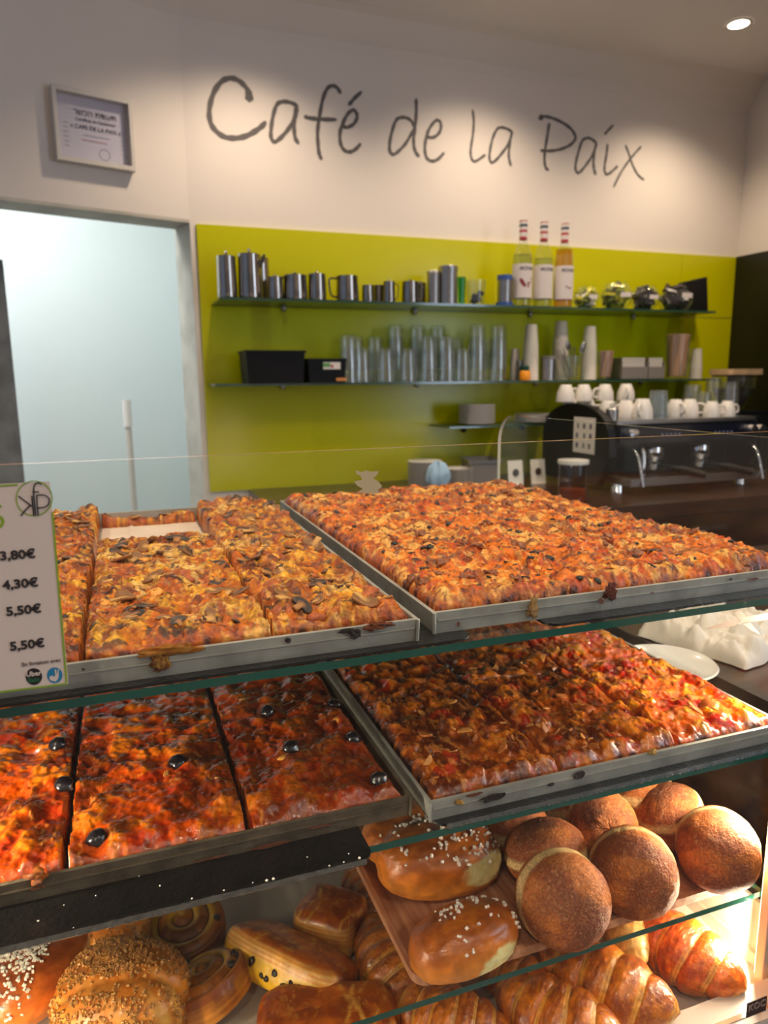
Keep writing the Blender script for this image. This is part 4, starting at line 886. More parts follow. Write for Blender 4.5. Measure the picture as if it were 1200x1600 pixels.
# ------------------------------------------------------------------ pizzas
A = arr
F_pizza = food('baked cheese', .20, .0, .9, 230, .42, 230, spec=.38, bd=.0022)
F_pizz2 = food('glossy tomato cheese', .24, .3, .7, 230, .3, 240, spec=.5, bd=.0018)
F_top = food('roasted topping', .5, .05, .5, 500, .25, 400)
def style(kind, gx, gy):
    big = fbm(gx/.034, gy/.034, 11, 3); mid = fbm(gx/.013, gy/.016, 23, 4); fin = fbm(gx/.0045, gy/.0055, 37, 3)
    wd, wi = worley(gx/.021+.5*mid, gy/.024+.5*mid, 5); rid = abs(fbm(gx/.010+mid, gy/.014, 51, 4)-.5)*2
    st_ = fbm(gx/.0035+2*mid, gy/.011+2*big, 71, 3)
    dome = np.clip(1-wd*1.15, 0, 1)*sstep(.35, .9, wi)
    sw = fbm(gx/.011+3*mid, gy/.006+3*big, 101, 4)
    cre = sstep(.035, .004, abs(fbm(gx/.009+1.5*mid, gy/.006, 131, 4)-.5))*sstep(.42, .58, fbm(gx/.02, gy/.02, 133, 3))  # toasted crease lines, also darkening the folds like shade
    if kind == 'mushroom':
        dz = .014*(big-.5)+.011*(mid-.5)+.004*dome-.0025*(1-rid)**4+.0034*(fin-.5)-.0012*cre
        c = np.zeros(gx.shape+(3,))+A(230, 158, 22)
        c = mixc(c, A(240, 188, 62), sstep(.47, .60, mid)); c = mixc(c, A(242, 206, 130), sstep(.54, .64, fbm(gx/.045+4, gy/.05, 91, 4))*.9)
        c = mixc(c, A(214, 128, 18), sstep(.51, .60, fbm(gx/.018, gy/.022, 61, 4))); c = mixc(c, A(150, 84, 30), sstep(.56, .64, fbm(gx/.016+9, gy/.02, 66, 4))*.9)
        c = mixc(c, A(164, 96, 42), dome*sstep(.5, .6, big)); c = mixc(c, A(120, 64, 18), (1-rid)**5*.6)
        c = mixc(c, A(184, 104, 20), sstep(.55, .63, sw)*.8); c = mixc(c, A(246, 204, 96), sstep(.60, .70, st_)*.55); c = mixc(c, A(104, 54, 20), cre*.75)
    elif kind == 'meat':
        dz = .010*(big-.5)+.011*(mid-.5)+.003*dome+.0042*(fin-.5)-.0012*(1-rid)**4-.0012*cre
        c = np.zeros(gx.shape+(3,))+A(234, 142, 8)
        c = mixc(c, A(242, 198, 118), sstep(.49, .57, fbm(gx/.030+4, gy/.034, 93, 5))*.85)
        c = mixc(c, A(208, 100, 12), sstep(.55, .63, fbm(gx/.012, gy/.014, 63, 4))); c = mixc(c, A(172, 104, 52), sstep(.55, .64, fbm(gx/.014+9, gy/.012, 68, 4))*.8)
        c = mixc(c, A(110, 54, 22), sstep(.62, .70, fbm(gx/.007+9, gy/.008, 68, 4))*.85); c = mixc(c, A(190, 108, 20), sstep(.58, .66, sw)*.6); c = mixc(c, A(246, 210, 130), sstep(.60, .70, st_)*.5); c = mixc(c, A(110, 56, 22), cre*.7)
    elif kind == 'olive':
        dz = .009*(big-.5)+.010*(mid-.5)+.002*dome+.003*(fin-.5)
        c = np.zeros(gx.shape+(3,))+A(210, 86, 4)
        c = mixc(c, A(220, 128, 12), sstep(.50, .66, mid)*.8); c = mixc(c, A(176, 44, 6), sstep(.54, .66, fbm(gx/.026, gy/.03, 64, 4))*.8)
        c = mixc(c, A(104, 42, 10), sstep(.50, .66, fbm(gx/.024+3, gy/.028, 69, 4))*.85); c = mixc(c, A(230, 160, 74), sstep(.66, .78, st_)*.5)
        c = mixc(c, A(130, 56, 10), sstep(-.02, .16, gx+.06*(big-.5))*.55)  # browner to the right: case lamp falloff put into the colour
    else:
        dz = .010*(big-.5)+.011*(mid-.5)+.003*dome+.0035*(fin-.5)
        br = sstep(.45, .52, gx)+0*gy; br = np.clip(br+.5*(big-.5), 0, 1)
        c = np.zeros(gx.shape+(3,))+A(168, 82, 14)
        c = mixc(c, A(214, 122, 22), sstep(.50, .60, mid)); c = mixc(c, A(96, 38, 12), sstep(.5, .62, fbm(gx/.015, gy/.018, 65, 4))*.85); c = mixc(c, A(180, 50, 16), sstep(.62, .7, fbm(gx/.02+5, gy/.02, 85, 4))*.8)
        c2 = np.zeros(gx.shape+(3,))+A(228, 104, 4); c2 = mixc(c2, A(236, 156, 24), sstep(.5, .62, mid)); c2 = mixc(c2, A(200, 44, 12), sstep(.56, .66, fbm(gx/.02, gy/.022, 66, 4))); c2 = mixc(c2, A(140, 62, 18), sstep(.58, .7, fbm(gx/.012, gy/.013, 67, 4))*.7)
        c = c*(1-br[..., None])+c2*br[..., None]; c = mixc(c, A(226, 156, 78), sstep(.62, .74, st_)*.55)
    pk = sstep(.004, .009, dz)*sstep(.40, .58, fbm(gx/.009+3, gy/.009, 121, 3)); c = mixc(c, A(126, 58, 14), pk*.75)
    lo = sstep(-.002, -.007, dz); c = mixc(c, A(206, 112, 12), lo*.5)  # low folds darkened in the colour, as occlusion shade would
    if kind == 'mushroom': c = mixc(c, A(60, 44, 34), sstep(.66, .72, fbm(gx/.010+7, gy/.006, 151, 3))*.8)
    c = np.clip(c, 0, 1)**(1.32 if kind in ('mushroom', 'meat') else 1.10)
    return dz, c
class Slice:
    cut = .86
    def __init__(s, kind, x0, x1, y0, y1, outer, zb, T, sp, label, group, m):
        s.k = kind; s.b = (x0, x1, y0, y1); s.outer = outer; s.T = T; s.zb = zb
        s.c = ((x0+x1)/2, (y0+y1)/2)
        nx = max(8, int((x1-x0)/sp)); ny = max(8, int((y1-y0)/sp))
        def axis(a, b, n): t_ = np.linspace(0, 1, n); return a+(b-a)*(t_-.018*np.sin(2*np.pi*t_)*1.0)
        gx = axis(x0, x1, nx)[:, None]+np.zeros((1, ny)); gy = axis(y0, y1, ny)[None, :]+np.zeros((nx, 1))
        z, c = s.height(gx, gy, True)
        ins = s.inset(gx, gy)
        P = np.stack([gx-s.c[0]+ins[0], gy-s.c[1]+ins[1], z], -1)
        s.t = thing('pizza_slice', label, 'pizza', (s.c[0], s.c[1], zb), 0, group)
        link('crust', grid_mesh('crust', P, c, m), s.t)
    def inset(s, gx, gy):
        x0, x1, y0, y1 = s.b; w_ = .0035
        nx_ = (fbm(gy/.02, gx/.3, 3)-.5)*.006; ny_ = (fbm(gx/.02, gy/.3, 4)-.5)*.006
        ax = np.clip(1-(gx-x0)/.02, 0, 1)*abs(nx_)-np.clip(1-(x1-gx)/.02, 0, 1)*abs(nx_)
        ay = np.clip(1-(gy-y0)/.02, 0, 1)*abs(ny_)-np.clip(1-(y1-gy)/.02, 0, 1)*abs(ny_)
        return ax, ay
    def height(s, gx, gy, col=False):
        x0, x1, y0, y1 = s.b; dz, c = style(s.k, gx, gy); f = np.ones(gx.shape); dmin = np.full(gx.shape, 1.); oe = np.zeros(gx.shape)
        for i, d in enumerate((gx-x0, x1-gx, gy-y0, y1-gy)):
            out = s.outer[i]; w_ = .020 if out else .0085
            p = np.clip(d/w_, 0, 1); pf = np.sqrt(np.clip(1-(1-p)**2.2, 0, 1))
            if not out: pf = np.where(d < 1e-5, 0, s.cut+(1-s.cut)*pf)
            else: pf = np.where(d < 1e-5, 0, .50+.50*pf)
            f = np.minimum(f, pf); dmin = np.minimum(dmin, d)
            if out: oe = np.maximum(oe, 1-np.clip(d/.022, 0, 1))
        z = (s.T+dz*(1+.5*oe)*(1-.8*sstep(.55, 1, oe))+.003*oe*(1-oe)*4*.5)*f
        z = np.maximum(z, 0)
        if col:
            lowf = f < .55
            nn_ = fbm(gx/.006, gy/.006, 83, 3); cr = mixc(np.zeros(gx.shape+(3,))+A(206, 116, 34), A(150, 62, 18), sstep(.40, .58, nn_))
            k = sstep(.92, .45, f)*.8; c = c*(1-k[..., None])+cr*k[..., None]
            n_ = fbm(gx/.01, gy/.01, 81, 3)
            c = mixc(c, A(150, 58, 14) if s.k != 'onion' else A(84, 36, 16), sstep(.45, .95, oe)*sstep(.42, .62, n_)*.8)
            c = mixc(c, A(50, 24, 14), sstep(.75, 1, oe)*sstep(.60, .70, n_))
        return z, c
    def hz(s, x, y):
        z, _ = s.height(np.array([[x]]), np.array([[y]])); return float(z[0, 0])
    def put(s, name, me, x, y, rz, tilt=(0, 0), sc=1.0, sink=.001):
        e = .003; z = s.hz(x, y); nx = -(s.hz(x+e, y)-s.hz(x-e, y))/(2*e); ny = -(s.hz(x, y+e)-s.hz(x, y-e))/(2*e)
        n = Vector((np.clip(nx, -.7, .7)+tilt[0], np.clip(ny, -.7, .7)+tilt[1], 1)).normalized()
        q_ = n.to_track_quat('Z', 'Y').to_matrix() @ Matrix.Rotation(rz, 3, 'Z')
        o = link(name, me, s.t, (x-s.c[0], y-s.c[1], z-sink), q_.to_euler()); o.scale = (sc, sc, sc); return o
CW = {0: 'left', 1: 'middle', 2: 'right'}; RW = {0: 'front', 1: 'middle', 2: 'back'}
def pizza(kind, desc, tx, ty, zb, T, cuts, rows, sps, m, gap, skip=()):
    out = {}; x0, x1 = tx+.0055, tx+.3945; y0, y1 = ty+.0055, ty+.5945
    cs = [x0]+cuts+[x1]; rs = [y0]+rows+[y1]
    for i in range(3):
        for j in range(3):
            if (i, j) in skip: continue
            lab = '%s slice, %s column, %s row of its tray' % (desc, CW[i], RW[j])
            g = gap/2
            out[i, j] = Slice(kind, cs[i]+(g if i else 0), cs[i+1]-(g if i < 2 else 0), rs[j]+(g if j else 0), rs[j+1]-(g if j < 2 else 0),
                              (i == 0, i == 2, j == 0, j == 2), zb+.0014, T, sps[j], lab, desc+' slices', m)
    return out
S1 = pizza('mushroom', 'golden mushroom and cheese pizza', *TL1, ZB1, .027, [-.036, .097], [.700, .895], (.0012, .0016, .0022), F_pizza, .0007, skip=((1, 1), (1, 2)))
g = .0008
S1[1, 1] = Slice('mushroom', -.036+g, .097-g, .700+g, .872, (0, 0, 0, 0), ZB1+.0014, .027, .0016, 'golden mushroom pizza slice just in front of the empty papered gap', 'golden mushroom and cheese pizza slices', F_pizza)
S1[1, 2] = Slice('mushroom', -.036+g, .097-g, 1.078, 1.1025, (0, 0, 0, 1), ZB1+.0014, .013, .0016, 'thin leftover strip of mushroom pizza behind the empty papered gap', 'golden mushroom and cheese pizza slices', F_pizza)
tag(link('parchment_sheet', grid_mesh('parchment', paperf(-.034, .095, .876, 1.076, ZB1+.0014, 8, .0012), None, M_parch)), 'bare baking parchment in the empty gap of the mushroom pizza tray', 'paper')
S2 = pizza('meat', 'orange minced meat and herb pizza', *TR1, ZB1, .029, [.364, .495], [.715, .915], (.0013, .0017, .0023), F_pizza, .0002)
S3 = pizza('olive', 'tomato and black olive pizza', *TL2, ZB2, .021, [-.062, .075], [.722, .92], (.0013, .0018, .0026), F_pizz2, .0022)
S4 = pizza('onion', 'browned onion and tomato pizza', *TR2, ZB2, .024, [.357, .490], [.705, .905], (.0013, .0018, .0026), F_pizz2, .0020)
# toppings (meshes shared)
def topping_mesh(outline, th, cfn, bend=0.0, name='topping'):
    n = len(outline); rings = [(1.0, 0), (1.0, th), (.8, th*1.15), (.5, th*1.1), (0, th*1.1)]; vs = []
    for s_, z in rings:
        if s_ == 0: vs.append((0, 0, z)); continue
        for x, y in outline: vs.append((x*s_, y*s_, z))
    fs = [tuple(range(n))[::-1]]
    for l in range(3): fs += [(l*n+i, l*n+(i+1) % n, (l+1)*n+(i+1) % n, (l+1)*n+i) for i in range(n)]
    fs += [(3*n+i, 3*n+(i+1) % n, 4*n) for i in range(n)]
    vs = [(x, y, z+bend*x*x) for x, y, z in vs]
    me = bpy.data.meshes.new(name); me.from_pydata(vs, [], fs); me.materials.append(F_top)
    me.polygons.foreach_set('use_smooth', [True]*len(fs)); tint_mesh(me, cfn); return me
mush = []
rr = random.Random(12)
for v in range(7):
    w_ = rr.uniform(.010, .0165); ol = []
    for k in range(13): a = math.pi*k/12; ol.append((w_*math.cos(a)*(1+.06*rr.random()), w_*.68*math.sin(a)))
    ol += [(-w_*.72, -w_*.28), (-w_*.28, -w_*.22), (-w_*.24, -w_*.75), (w_*.24, -w_*.75), (w_*.28, -w_*.22), (w_*.72, -w_*.28)]
    dk = A(40, 28, 22); tn = A(172, 112, 46); pale = A(208, 158, 82); burnt = v % 2 == 0
    def cf(co, w_=w_, b=burnt):
        r = math.hypot(co.x, co.y*1.4)/w_
        if co.y < -w_*.3 or r < .3: return pale if not b else tn
        if .40 < r < .86: return dk if b else (dk*.5+tn*.5)
        return tn*(.55 if b else .9)
    mush.append(topping_mesh(ol, .0022, cf, rr.uniform(-12, 12), 'mushroom_slice'))
def lump(rad, col, col2, seed, flat=.6, m=F_top, sub=2, amp=.45, name='lump'):
    bm = bmesh.new(); bmesh.ops.create_icosphere(bm, subdivisions=sub, radius=1); r9 = random.Random(seed); off = r9.uniform(0, 50)
    for v in bm.verts:
        from mathutils import noise
        k = 1+amp*noise.noise(v.co*1.7+Vector((off, 0, 0)))+amp*.5*noise.noise(v.co*4+Vector((0, off, 0)))
        v.co = v.co*rad*k; v.co.z *= flat
    for f in bm.faces: f.smooth = True
    me = bpy.data.meshes.new(name); bm.to_mesh(me); bm.free(); me.materials.append(m)
    def cf(co): t_ = .5+.5*math.sin(co.x/rad*5+co.y/rad*7+seed); return col*(1-t_)+col2*t_
    return tint_mesh(me, cf)
crumbs = [lump(rr.uniform(.0045, .0085), A(158, 88, 34), A(104, 54, 22), i, .6, amp=.85, sub=3, name='meat_crumb') for i in range(6)]
herbs = [lump(rr.uniform(.0022, .0042), A(34, 30, 20), A(22, 24, 16), 20+i, .35, sub=1, amp=.8, name='herb_flake') for i in range(5)]
olive = lump(.0085, A(30, 26, 32), A(16, 14, 16), 40, .75, m=food('olive skin', .22, .5, .5, 200, .2), sub=3, amp=.14, name='olive')
onion = []
for v in range(5):
    ol = []; w_ = rr.uniform(.006, .010)
    for k in range(12):
        a = 2*math.pi*k/12; ol.append((w_*math.cos(a), w_*.42*math.sin(a)+w_*.35*math.cos(a)**2))
    onion.append(topping_mesh(ol, .002, lambda co, v=v: (A(214, 144, 66) if v % 2 else A(180, 104, 36)), rr.uniform(-20, 20), 'onion_piece'))
chz = [lump(rr.uniform(.005, .009), A(238, 176, 76), A(224, 140, 40), 60+i, .35, name='cheese_blister') for i in range(4)]
bub = [lump(rr.uniform(.006, .011), A(190, 98, 30), A(150, 66, 22), 70+i, .5, name='browned_bubble') for i in range(4)]
def scatter(S, meshes, name, n, seed, lo=.5, hi=1.2, edge=.008, tilt=.35, sink=.001):
    r0 = random.Random(seed); keys = list(S)
    areas = [(S[k].b[1]-S[k].b[0])*(S[k].b[3]-S[k].b[2]) for k in keys]
    for _ in range(n):
        k = r0.choices(keys, areas)[0]; x0, x1, y0, y1 = S[k].b
        x = r0.uniform(x0+edge, x1-edge); y = r0.uniform(y0+edge, y1-edge)
        S[k].put(name, meshes[r0.randrange(len(meshes))], x, y, r0.uniform(0, 6.28), (r0.uniform(-tilt, tilt), r0.uniform(-tilt, tilt)), r0.uniform(lo, hi), sink)
scatter(S1, mush, 'mushroom_slice', 180, 1, .6, 1.1, .012, .2, .0009)
scatter(S1, chz, 'cheese_blister', 50, 2, .5, 1.2, .01, .2, .002); scatter(S1, bub, 'browned_bubble', 45, 3, .5, 1.1, .01, .2, .0035)
scatter(S2, crumbs, 'meat_crumb', 240, 4, .5, 1.25, .006, .4, .0022); scatter(S2, herbs, 'herb_flake', 230, 5, .6, 1.3, .005, .4, .0002)
scatter(S2, chz, 'cheese_blister', 70, 6, .5, 1.1, .006, .2, .0015)
scatter(S4, onion, 'onion_piece', 170, 7, .5, 1.0, .008, .5, .0010); scatter(S4, bub, 'browned_bubble', 60, 8, .5, 1.1, .008, .2, .003)
scatter(S3, chz, 'cheese_blister', 70, 9, .4, .9, .008, .3, .002); scatter(S3, onion, 'onion_piece', 25, 10, .4, .8, .008, .3, .001)
scatter(S1, herbs, 'herb_flake', 40, 14, .5, 1.0)
def find(S, x, y):
    for k, s in S.items():
        if s.b[0]+.002 < x < s.b[1]-.002 and s.b[2]+.002 < y < s.b[3]-.002: return s
for px, py in ((100, 1222), (90, 1165), (278, 1186), (151, 1302), (455, 1167), (592, 1214), (418, 1112), (522, 1096), (552, 1150)):
    p = at_z(px, py, ZB2+.026); s = find(S3, p.x, p.y)
    if s: s.put('olive', olive, p.x, p.y, px*.1, (0, 0), 1.0 if py > 1160 else .9, -.001)
# melted cheese hanging over the tray rims
def drip(S, px, py, wd, hg, tr, c1, c2, seed):
    yb = tr[1]; p = at_y(px, py, yb-.001); r0 = random.Random(seed); s = min((s for s in S.values() if s.outer[2]), key=lambda s: abs(s.c[0]-p.x))
    me = lump(1, c1, c2, seed, 1, amp=.75, sub=4, m=F_pizza, name='cheese_drip')
    o = link('cheese_drip', me, s.t, (p.x-s.c[0], yb-.0005-s.c[1], p.z-s.zb)); o.scale = (wd/2, .0025, hg/2)
drip(S1, 265, 1016, .036, .007, TL1, A(236, 160, 60), A(214, 120, 36), 1); drip(S1, 250, 1034, .012, .012, TL1, A(236, 170, 80), A(150, 80, 30), 2)
drip(S2, 834, 950, .009, .016, TR1, A(232, 186, 120), A(210, 150, 80), 3); drip(S2, 955, 925, .012, .014, TR1, A(150, 60, 26), A(96, 34, 18), 4)
drip(S3, 58, 1370, .012, .010, TL2, A(236, 140, 50), A(222, 110, 30), 5); drip(S1, 590, 978, .02, .006, TL1, A(180, 90, 30), A(60, 30, 16), 6)
drip(S4, 718, 1254, .006, .005, TR2, A(240, 190, 110), A(230, 170, 80), 7); drip(S4, 1020, 1175, .008, .005, TR2, A(230, 190, 110), A(230, 170, 80), 8)
# ------------------------------------------------------------------ pastries
F_glaze = food('glazed pastry', .34, .16, .55, 150, .28, 70, spec=.5, bd=.0016)
F_flaky = food('flaky croissant skin', .30, .3, .9, 170, .35, 130, spec=.5, bd=.0022)
F_sugar = food('sugar dusted doughnut', .62, 0, 1.0, 480, .42, 420, spec=.35, bd=.0015)
M_pearl = mat('pearl sugar', rgb(244, 232, 216), .45); M_nut = mat('toasted nut pieces', rgb(206, 140, 64), .5, noise=.5, nscale=90)
def spow(v, e): return np.sign(v)*np.abs(v)**e
def ell(a, b, c, ex=1.0, ez=1.0, flat=None, bump=None):
    def fn(th, ph):
        x = a*spow(np.cos(th), ex)*np.abs(np.cos(ph))**ez; y = b*spow(np.sin(th), ex)*np.abs(np.cos(ph))**ez; z = c*spow(np.sin(ph), ez)
        if bump is not None: k = 1+bump(th, ph, x, y, z); x, y, z = x*k, y*k, z*k
        if flat is not None: z = np.maximum(z, flat+.02*(z-flat))
        return x, y, z
    return fn
def grains(parent, surf, n, size, m, name, mask, seed, obj_scale=1.0):
    """hundreds of tiny grains stuck on a pastry's skin, joined as one part"""
    me = surf.data; N = len(me.vertices); co = np.empty(N*3); me.vertices.foreach_get('co', co); co = co.reshape(-1, 3)
    nr = np.empty(N*3); me.vertices.foreach_get('normal', nr); nr = nr.reshape(-1, 3)
    g = np.random.RandomState(seed); cand = np.where(mask(co, nr))[0]
    if not len(cand): return
    # weight towards equal area
    pick = g.choice(cand, n); P = co[pick]+g.normal(0, size*.9, (n, 3)); 
    base = np.array([(x, y, z) for x in (-1, 1) for y in (-1, 1) for z in (-1, 1)], float)*.5
    vs = []; fs = []; F = [(0, 1, 3, 2), (4, 6, 7, 5), (0, 4, 5, 1), (2, 3, 7, 6), (0, 2, 6, 4), (1, 5, 7, 3)]
    for i in range(n):
        R = np.array(Euler(tuple(g.uniform(0, 6, 3))).to_matrix()); s = size*g.uniform(.6, 1.3, 3)
        # keep on the skin: project the jitter out along the normal
        nn = nr[pick[i]]; p = P[i]-nn*np.dot(P[i]-co[pick[i]], nn)+nn*size*.2
        b = len(vs); vs += list((base*s*g.uniform(.75, 1.1, (8, 1))) @ R.T+p); fs += [tuple(b+k for k in f) for f in F]
    me2 = bpy.data.meshes.new(name); me2.from_pydata(vs, [], fs); me2.materials.append(m)
    o = link(name, me2, parent); o.matrix_basis = surf.matrix_basis.copy(); return tag(o, kind='stuff')
# board on the third shelf
ZB = CZ-.5545
def boardf(q):
    rounded_slab(q, .222, .628, .537, .98, CZ-.5605, ZB, .016, M_board)
t = thing('serving_board', 'pinkish wood grained board with rounded corners under buns and doughnuts', 'board', (0, 0, 0))
one(boardf, 'board', t, bevel=.001)
def rim_b(q):
    def loop(x0, x1, y0, y1, r): 
        o = []
        for cx, cy, a0 in ((x1-r, y1-r, 0), (x0+r, y1-r, 90), (x0+r, y0+r, 180), (x1-r, y0+r, 270)):
            for k in range(6): a = R_(a0+18*k); o.append((cx+r*math.cos(a), cy+r*math.sin(a)))
        return o
    A_, B_ = loop(.2215, .6285, .5365, .9805, .016), loop(.2265, .6235, .5415, .9755, .012); n = len(A_)
    vs = [(x, y, ZB) for x, y in A_]+[(x, y, ZB+.004) for x, y in A_]+[(x, y, ZB+.004) for x, y in B_]+[(x, y, ZB) for x, y in B_]
    q.add(vs, [(l*n+i, l*n+(i+1) % n, (l+1)*n+(i+1) % n, (l+1)*n+i) for l in range(3) for i in range(n)], M_board)
one(rim_b, 'raised_edge', t)
def rot_to(Av, spin=0): return (Vector(Av).normalized().to_track_quat('Z', 'Y').to_matrix() @ Matrix.Rotation(spin, 3, 'Z')).to_euler()
# doughnuts: pixel centre, radius, axis in camera terms (right, up, towards the camera)
def doughnut(label, px, py, R, kz, ax, seed, band=(.02, .20)):
    z = ZB+R*.93; p = at_z(px, py, z); Vc = (Vector((0, 0, CZ))-p).normalized(); rt = (CR-Vc*CR.dot(Vc)).normalized(); up_ = Vc.cross(rt); Av = rt*ax[0]+up_*ax[1]+Vc*ax[2]
    t = thing('sugared_doughnut', label, 'doughnut', (p.x, p.y, p.z), 0, 'round sugared doughnuts on the board')
    def bmp(th, ph, x, y, z): return .05*(fbm(th*1.2+seed, ph*1.5, seed)-.5)+.035*(fbm(th*5+seed, ph*6, seed+3, 3)-.5)-.03*np.exp(-((ph-.10)/.16)**2)
    def cf(th, ph, x, y, z):
        n1 = fbm(x/.02+seed, y/.02+z/.02, seed, 4); c = np.zeros(th.shape+(3,))+A(198, 112, 46)
        c = mixc(c, A(158, 82, 40), sstep(.42, .6, n1)); c = mixc(c, A(122, 66, 40), sstep(.25, .95, abs(np.sin(ph)))*sstep(.35, .6, fbm(x/.03, y/.03, seed+5))*.8)
        e = .05*(fbm(th*1.5, ph*0, seed+8)-.5)*2; lo, hi = band; k = sstep(lo-.10, lo, ph+e)*(1-sstep(hi, hi+.16, ph+e)); c = mixc(c, A(248, 210, 142), k*.95)
        sp = fbm((x+z)/.0009, (y-z)/.0009, seed+2, 2); c = mixc(c, A(226, 170, 118), sstep(.60, .8, sp)*.35); return c
    blob('doughnut_body', ell(R, R, R*kz, 1, .93, None, bmp), cf, 120, 80, F_sugar, t, rot=rot_to(Av, seed)); return t
doughnut('front left sugared doughnut with a pale ring along its upper left side', 879, 1404, .0465, .92, (.33, -.26, .91), 1, (-.06, .10))
doughnut('front middle sugared doughnut, between the ringed one and the rightmost one', 990, 1362, .0455, .9, (.08, -.36, .92), 2, (-.03, .0))
doughnut('rightmost sugared doughnut at the front, brightly lit along its right rim', 1121, 1327, .0445, .88, (.05, -.35, .9), 3, (-.10, -.06))
doughnut('dark sugared doughnut lying flat behind the front left doughnut', 852, 1330, .0455, .72, (-.1, .95, .35), 4, (-.1, .0))
doughnut('orange brown sugared doughnut in the middle row, behind the front middle doughnut', 937, 1290, .0430, .88, (.3, -.1, .9), 5, (.15, .25))
doughnut('wide sugared doughnut in the middle row behind the rightmost doughnut', 1048, 1275, .0415, .85, (-.2, .7, .6), 6, (.3, .4))
doughnut('shadowed sugared doughnut at the back behind the sugar topped bun', 800, 1292, .0430, .8, (0, .9, .4), 7, (0, .1))
doughnut('small visible top of the doughnut at the very back right', 1000, 1244, .0430, .8, (0, .8, .5), 8, (.3, .5))
doughnut('shadowed doughnut at the back between two lit ones', 880, 1262, .0420, .8, (0, .8, .5), 9, (.3, .5))
# brioche buns with pearl sugar
def brioche(label, cx, cy, zc, dims, rz, tilt, seed, torn, ng, gsz, gmask, cols=None, cat='bun', grp='sugar topped brioche buns'):
    p = at_z(cx, cy, zc); t = thing('sugar_brioche', label, cat, (p.x, p.y, zc), 0, grp)
    a, b, c = dims
    def bmp(th, ph, x, y, z): return .10*(fbm(th*1.0+seed, ph*1.3, seed)-.5)+.05*(fbm(th*3+seed, ph*4, seed+3, 3)-.5)
    base, dark = cols or (A(214, 118, 26), A(150, 72, 18))
    def cf(th, ph, x, y, z):
        n1 = fbm(x/.02+seed, y/.02+z/.03, seed, 4); cc = np.zeros(th.shape+(3,))+base
        cc = mixc(cc, dark, sstep(.1, .9, z/c)*.45+.5*sstep(.42, .6, n1)); cc = mixc(cc, A(226, 140, 50), sstep(.15, -.35, z/c)*.7)
        for (u, v, w_) in torn:
            d = np.hypot((x/a-u), (z/c-v)); k = sstep(w_, w_*.75, d+.22*(fbm(x/.008, z/.008+y/.02, seed+6)-.5)); cc = mixc(cc, A(236, 214, 140), k)
            cc = mixc(cc, A(238, 226, 160), k*sstep(.45, .6, fbm(x/.004, z/.004+y/.006, seed+9)))
        return cc
    o = blob('bun_body', ell(a, b, c, .9, .85, -c*.62, bmp), cf, 130, 84, F_glaze, t, rot=Euler((tilt[0], tilt[1], rz)))
    grains(t, o, ng, gsz, M_pearl, 'pearl_sugar', gmask, seed); return t
brioche('upper sugar topped brioche bun leaning on the lower one, torn patch at its right end', 684, 1340, ZB+.032, (.069, .046, .038), R_(-12), (-.10, .0), 3, [(.72, .02, .46)], 170, .0027, lambda co, n: (co[:, 2] > .012) & (co[:, 0] > -.05) & (fbm(co[:, 0]/.03, co[:, 1]/.03, 4) > .42))
brioche('lower front sugar topped brioche bun at the corner of the board, pale torn underside', 726, 1468, ZB+.022, (.057, .038, .030), R_(8), (-.30, .0), 5, [(.35, -.55, .55)], 80, .0026, lambda co, n: (co[:, 2] > .006) & (co[:, 0] > -.02) & (fbm(co[:, 0]/.03, co[:, 1]/.03, 7) > .40))
brioche('another brioche seen through the shelf glass above the upper sugar bun', 625, 1305, ZB+.034, (.045, .040, .030), .4, (0, 0), 9, [], 12, .0025, lambda co, n: co[:, 2] > .01, grp=None)
ZD = CZ-.6665
brioche('large glossy brioche at the left edge, thick white pearl sugar on its upper left', 66, 1520, ZD+.034, (.070, .042, .036), R_(50), (-.05, .1), 7, [(.72, .25, .45)], 620, .0026, lambda co, n: (co[:, 2] > -.005) & (co[:, 1] > -.014+.3*co[:, 0]), cols=(A(206, 104, 30), A(160, 70, 22)), grp=None)
# nut topped rolls
def nutroll(label, cx, cy, zc, dims, rz, seed, n):
    p = at_z(cx, cy, zc); t = thing('nut_topped_roll', label, 'pastry', (p.x, p.y, zc), 0, 'nut topped rolls'); a, b, c = dims
    def bmp(th, ph, x, y, z):
        gr = np.exp(-((y/b+.28-.25*(x/a))/.10)**2)*(z > 0); return .07*(fbm(th+seed, ph, seed)-.5)-.05*gr
    def cf(th, ph, x, y, z):
        cc = np.zeros(th.shape+(3,))+A(232, 138, 30); n1 = fbm(x/.05+seed, (y+.5*x)/.006, seed, 3); cc = mixc(cc, A(244, 176, 76), sstep(.45, .62, n1)); cc = mixc(cc, A(196, 104, 32), sstep(.4, .9, z/c)*.7)
        return mixc(cc, A(230, 160, 84), sstep(0, -.6, z/c)*.6)
    o = blob('roll_body', ell(a, b, c, .85, .8, -c*.7, bmp), cf, 120, 80, F_glaze, t, rot=Euler((.1, 0, rz)))
    grains(t, o, n, .0025, M_nut, 'chopped_nuts', lambda co, nn: (co[:, 2] > -.006) & ((abs(co[:, 1]/b+.28-.25*co[:, 0]/a) > .08) | (co[:, 2] < .005)) & (fbm(co[:, 0]/.03, co[:, 1]/.018, 7+seed) > .36), seed)
nutroll('large roll covered in chopped nuts, front of the bottom left corner', 190, 1568, ZD+.040, (.067, .058, .050), R_(-20), 4, 1500)
nutroll('smaller nut topped roll tucked behind the large one under the black sheet', 178, 1466, ZD+.028, (.042, .036, .034), R_(10), 6, 260)
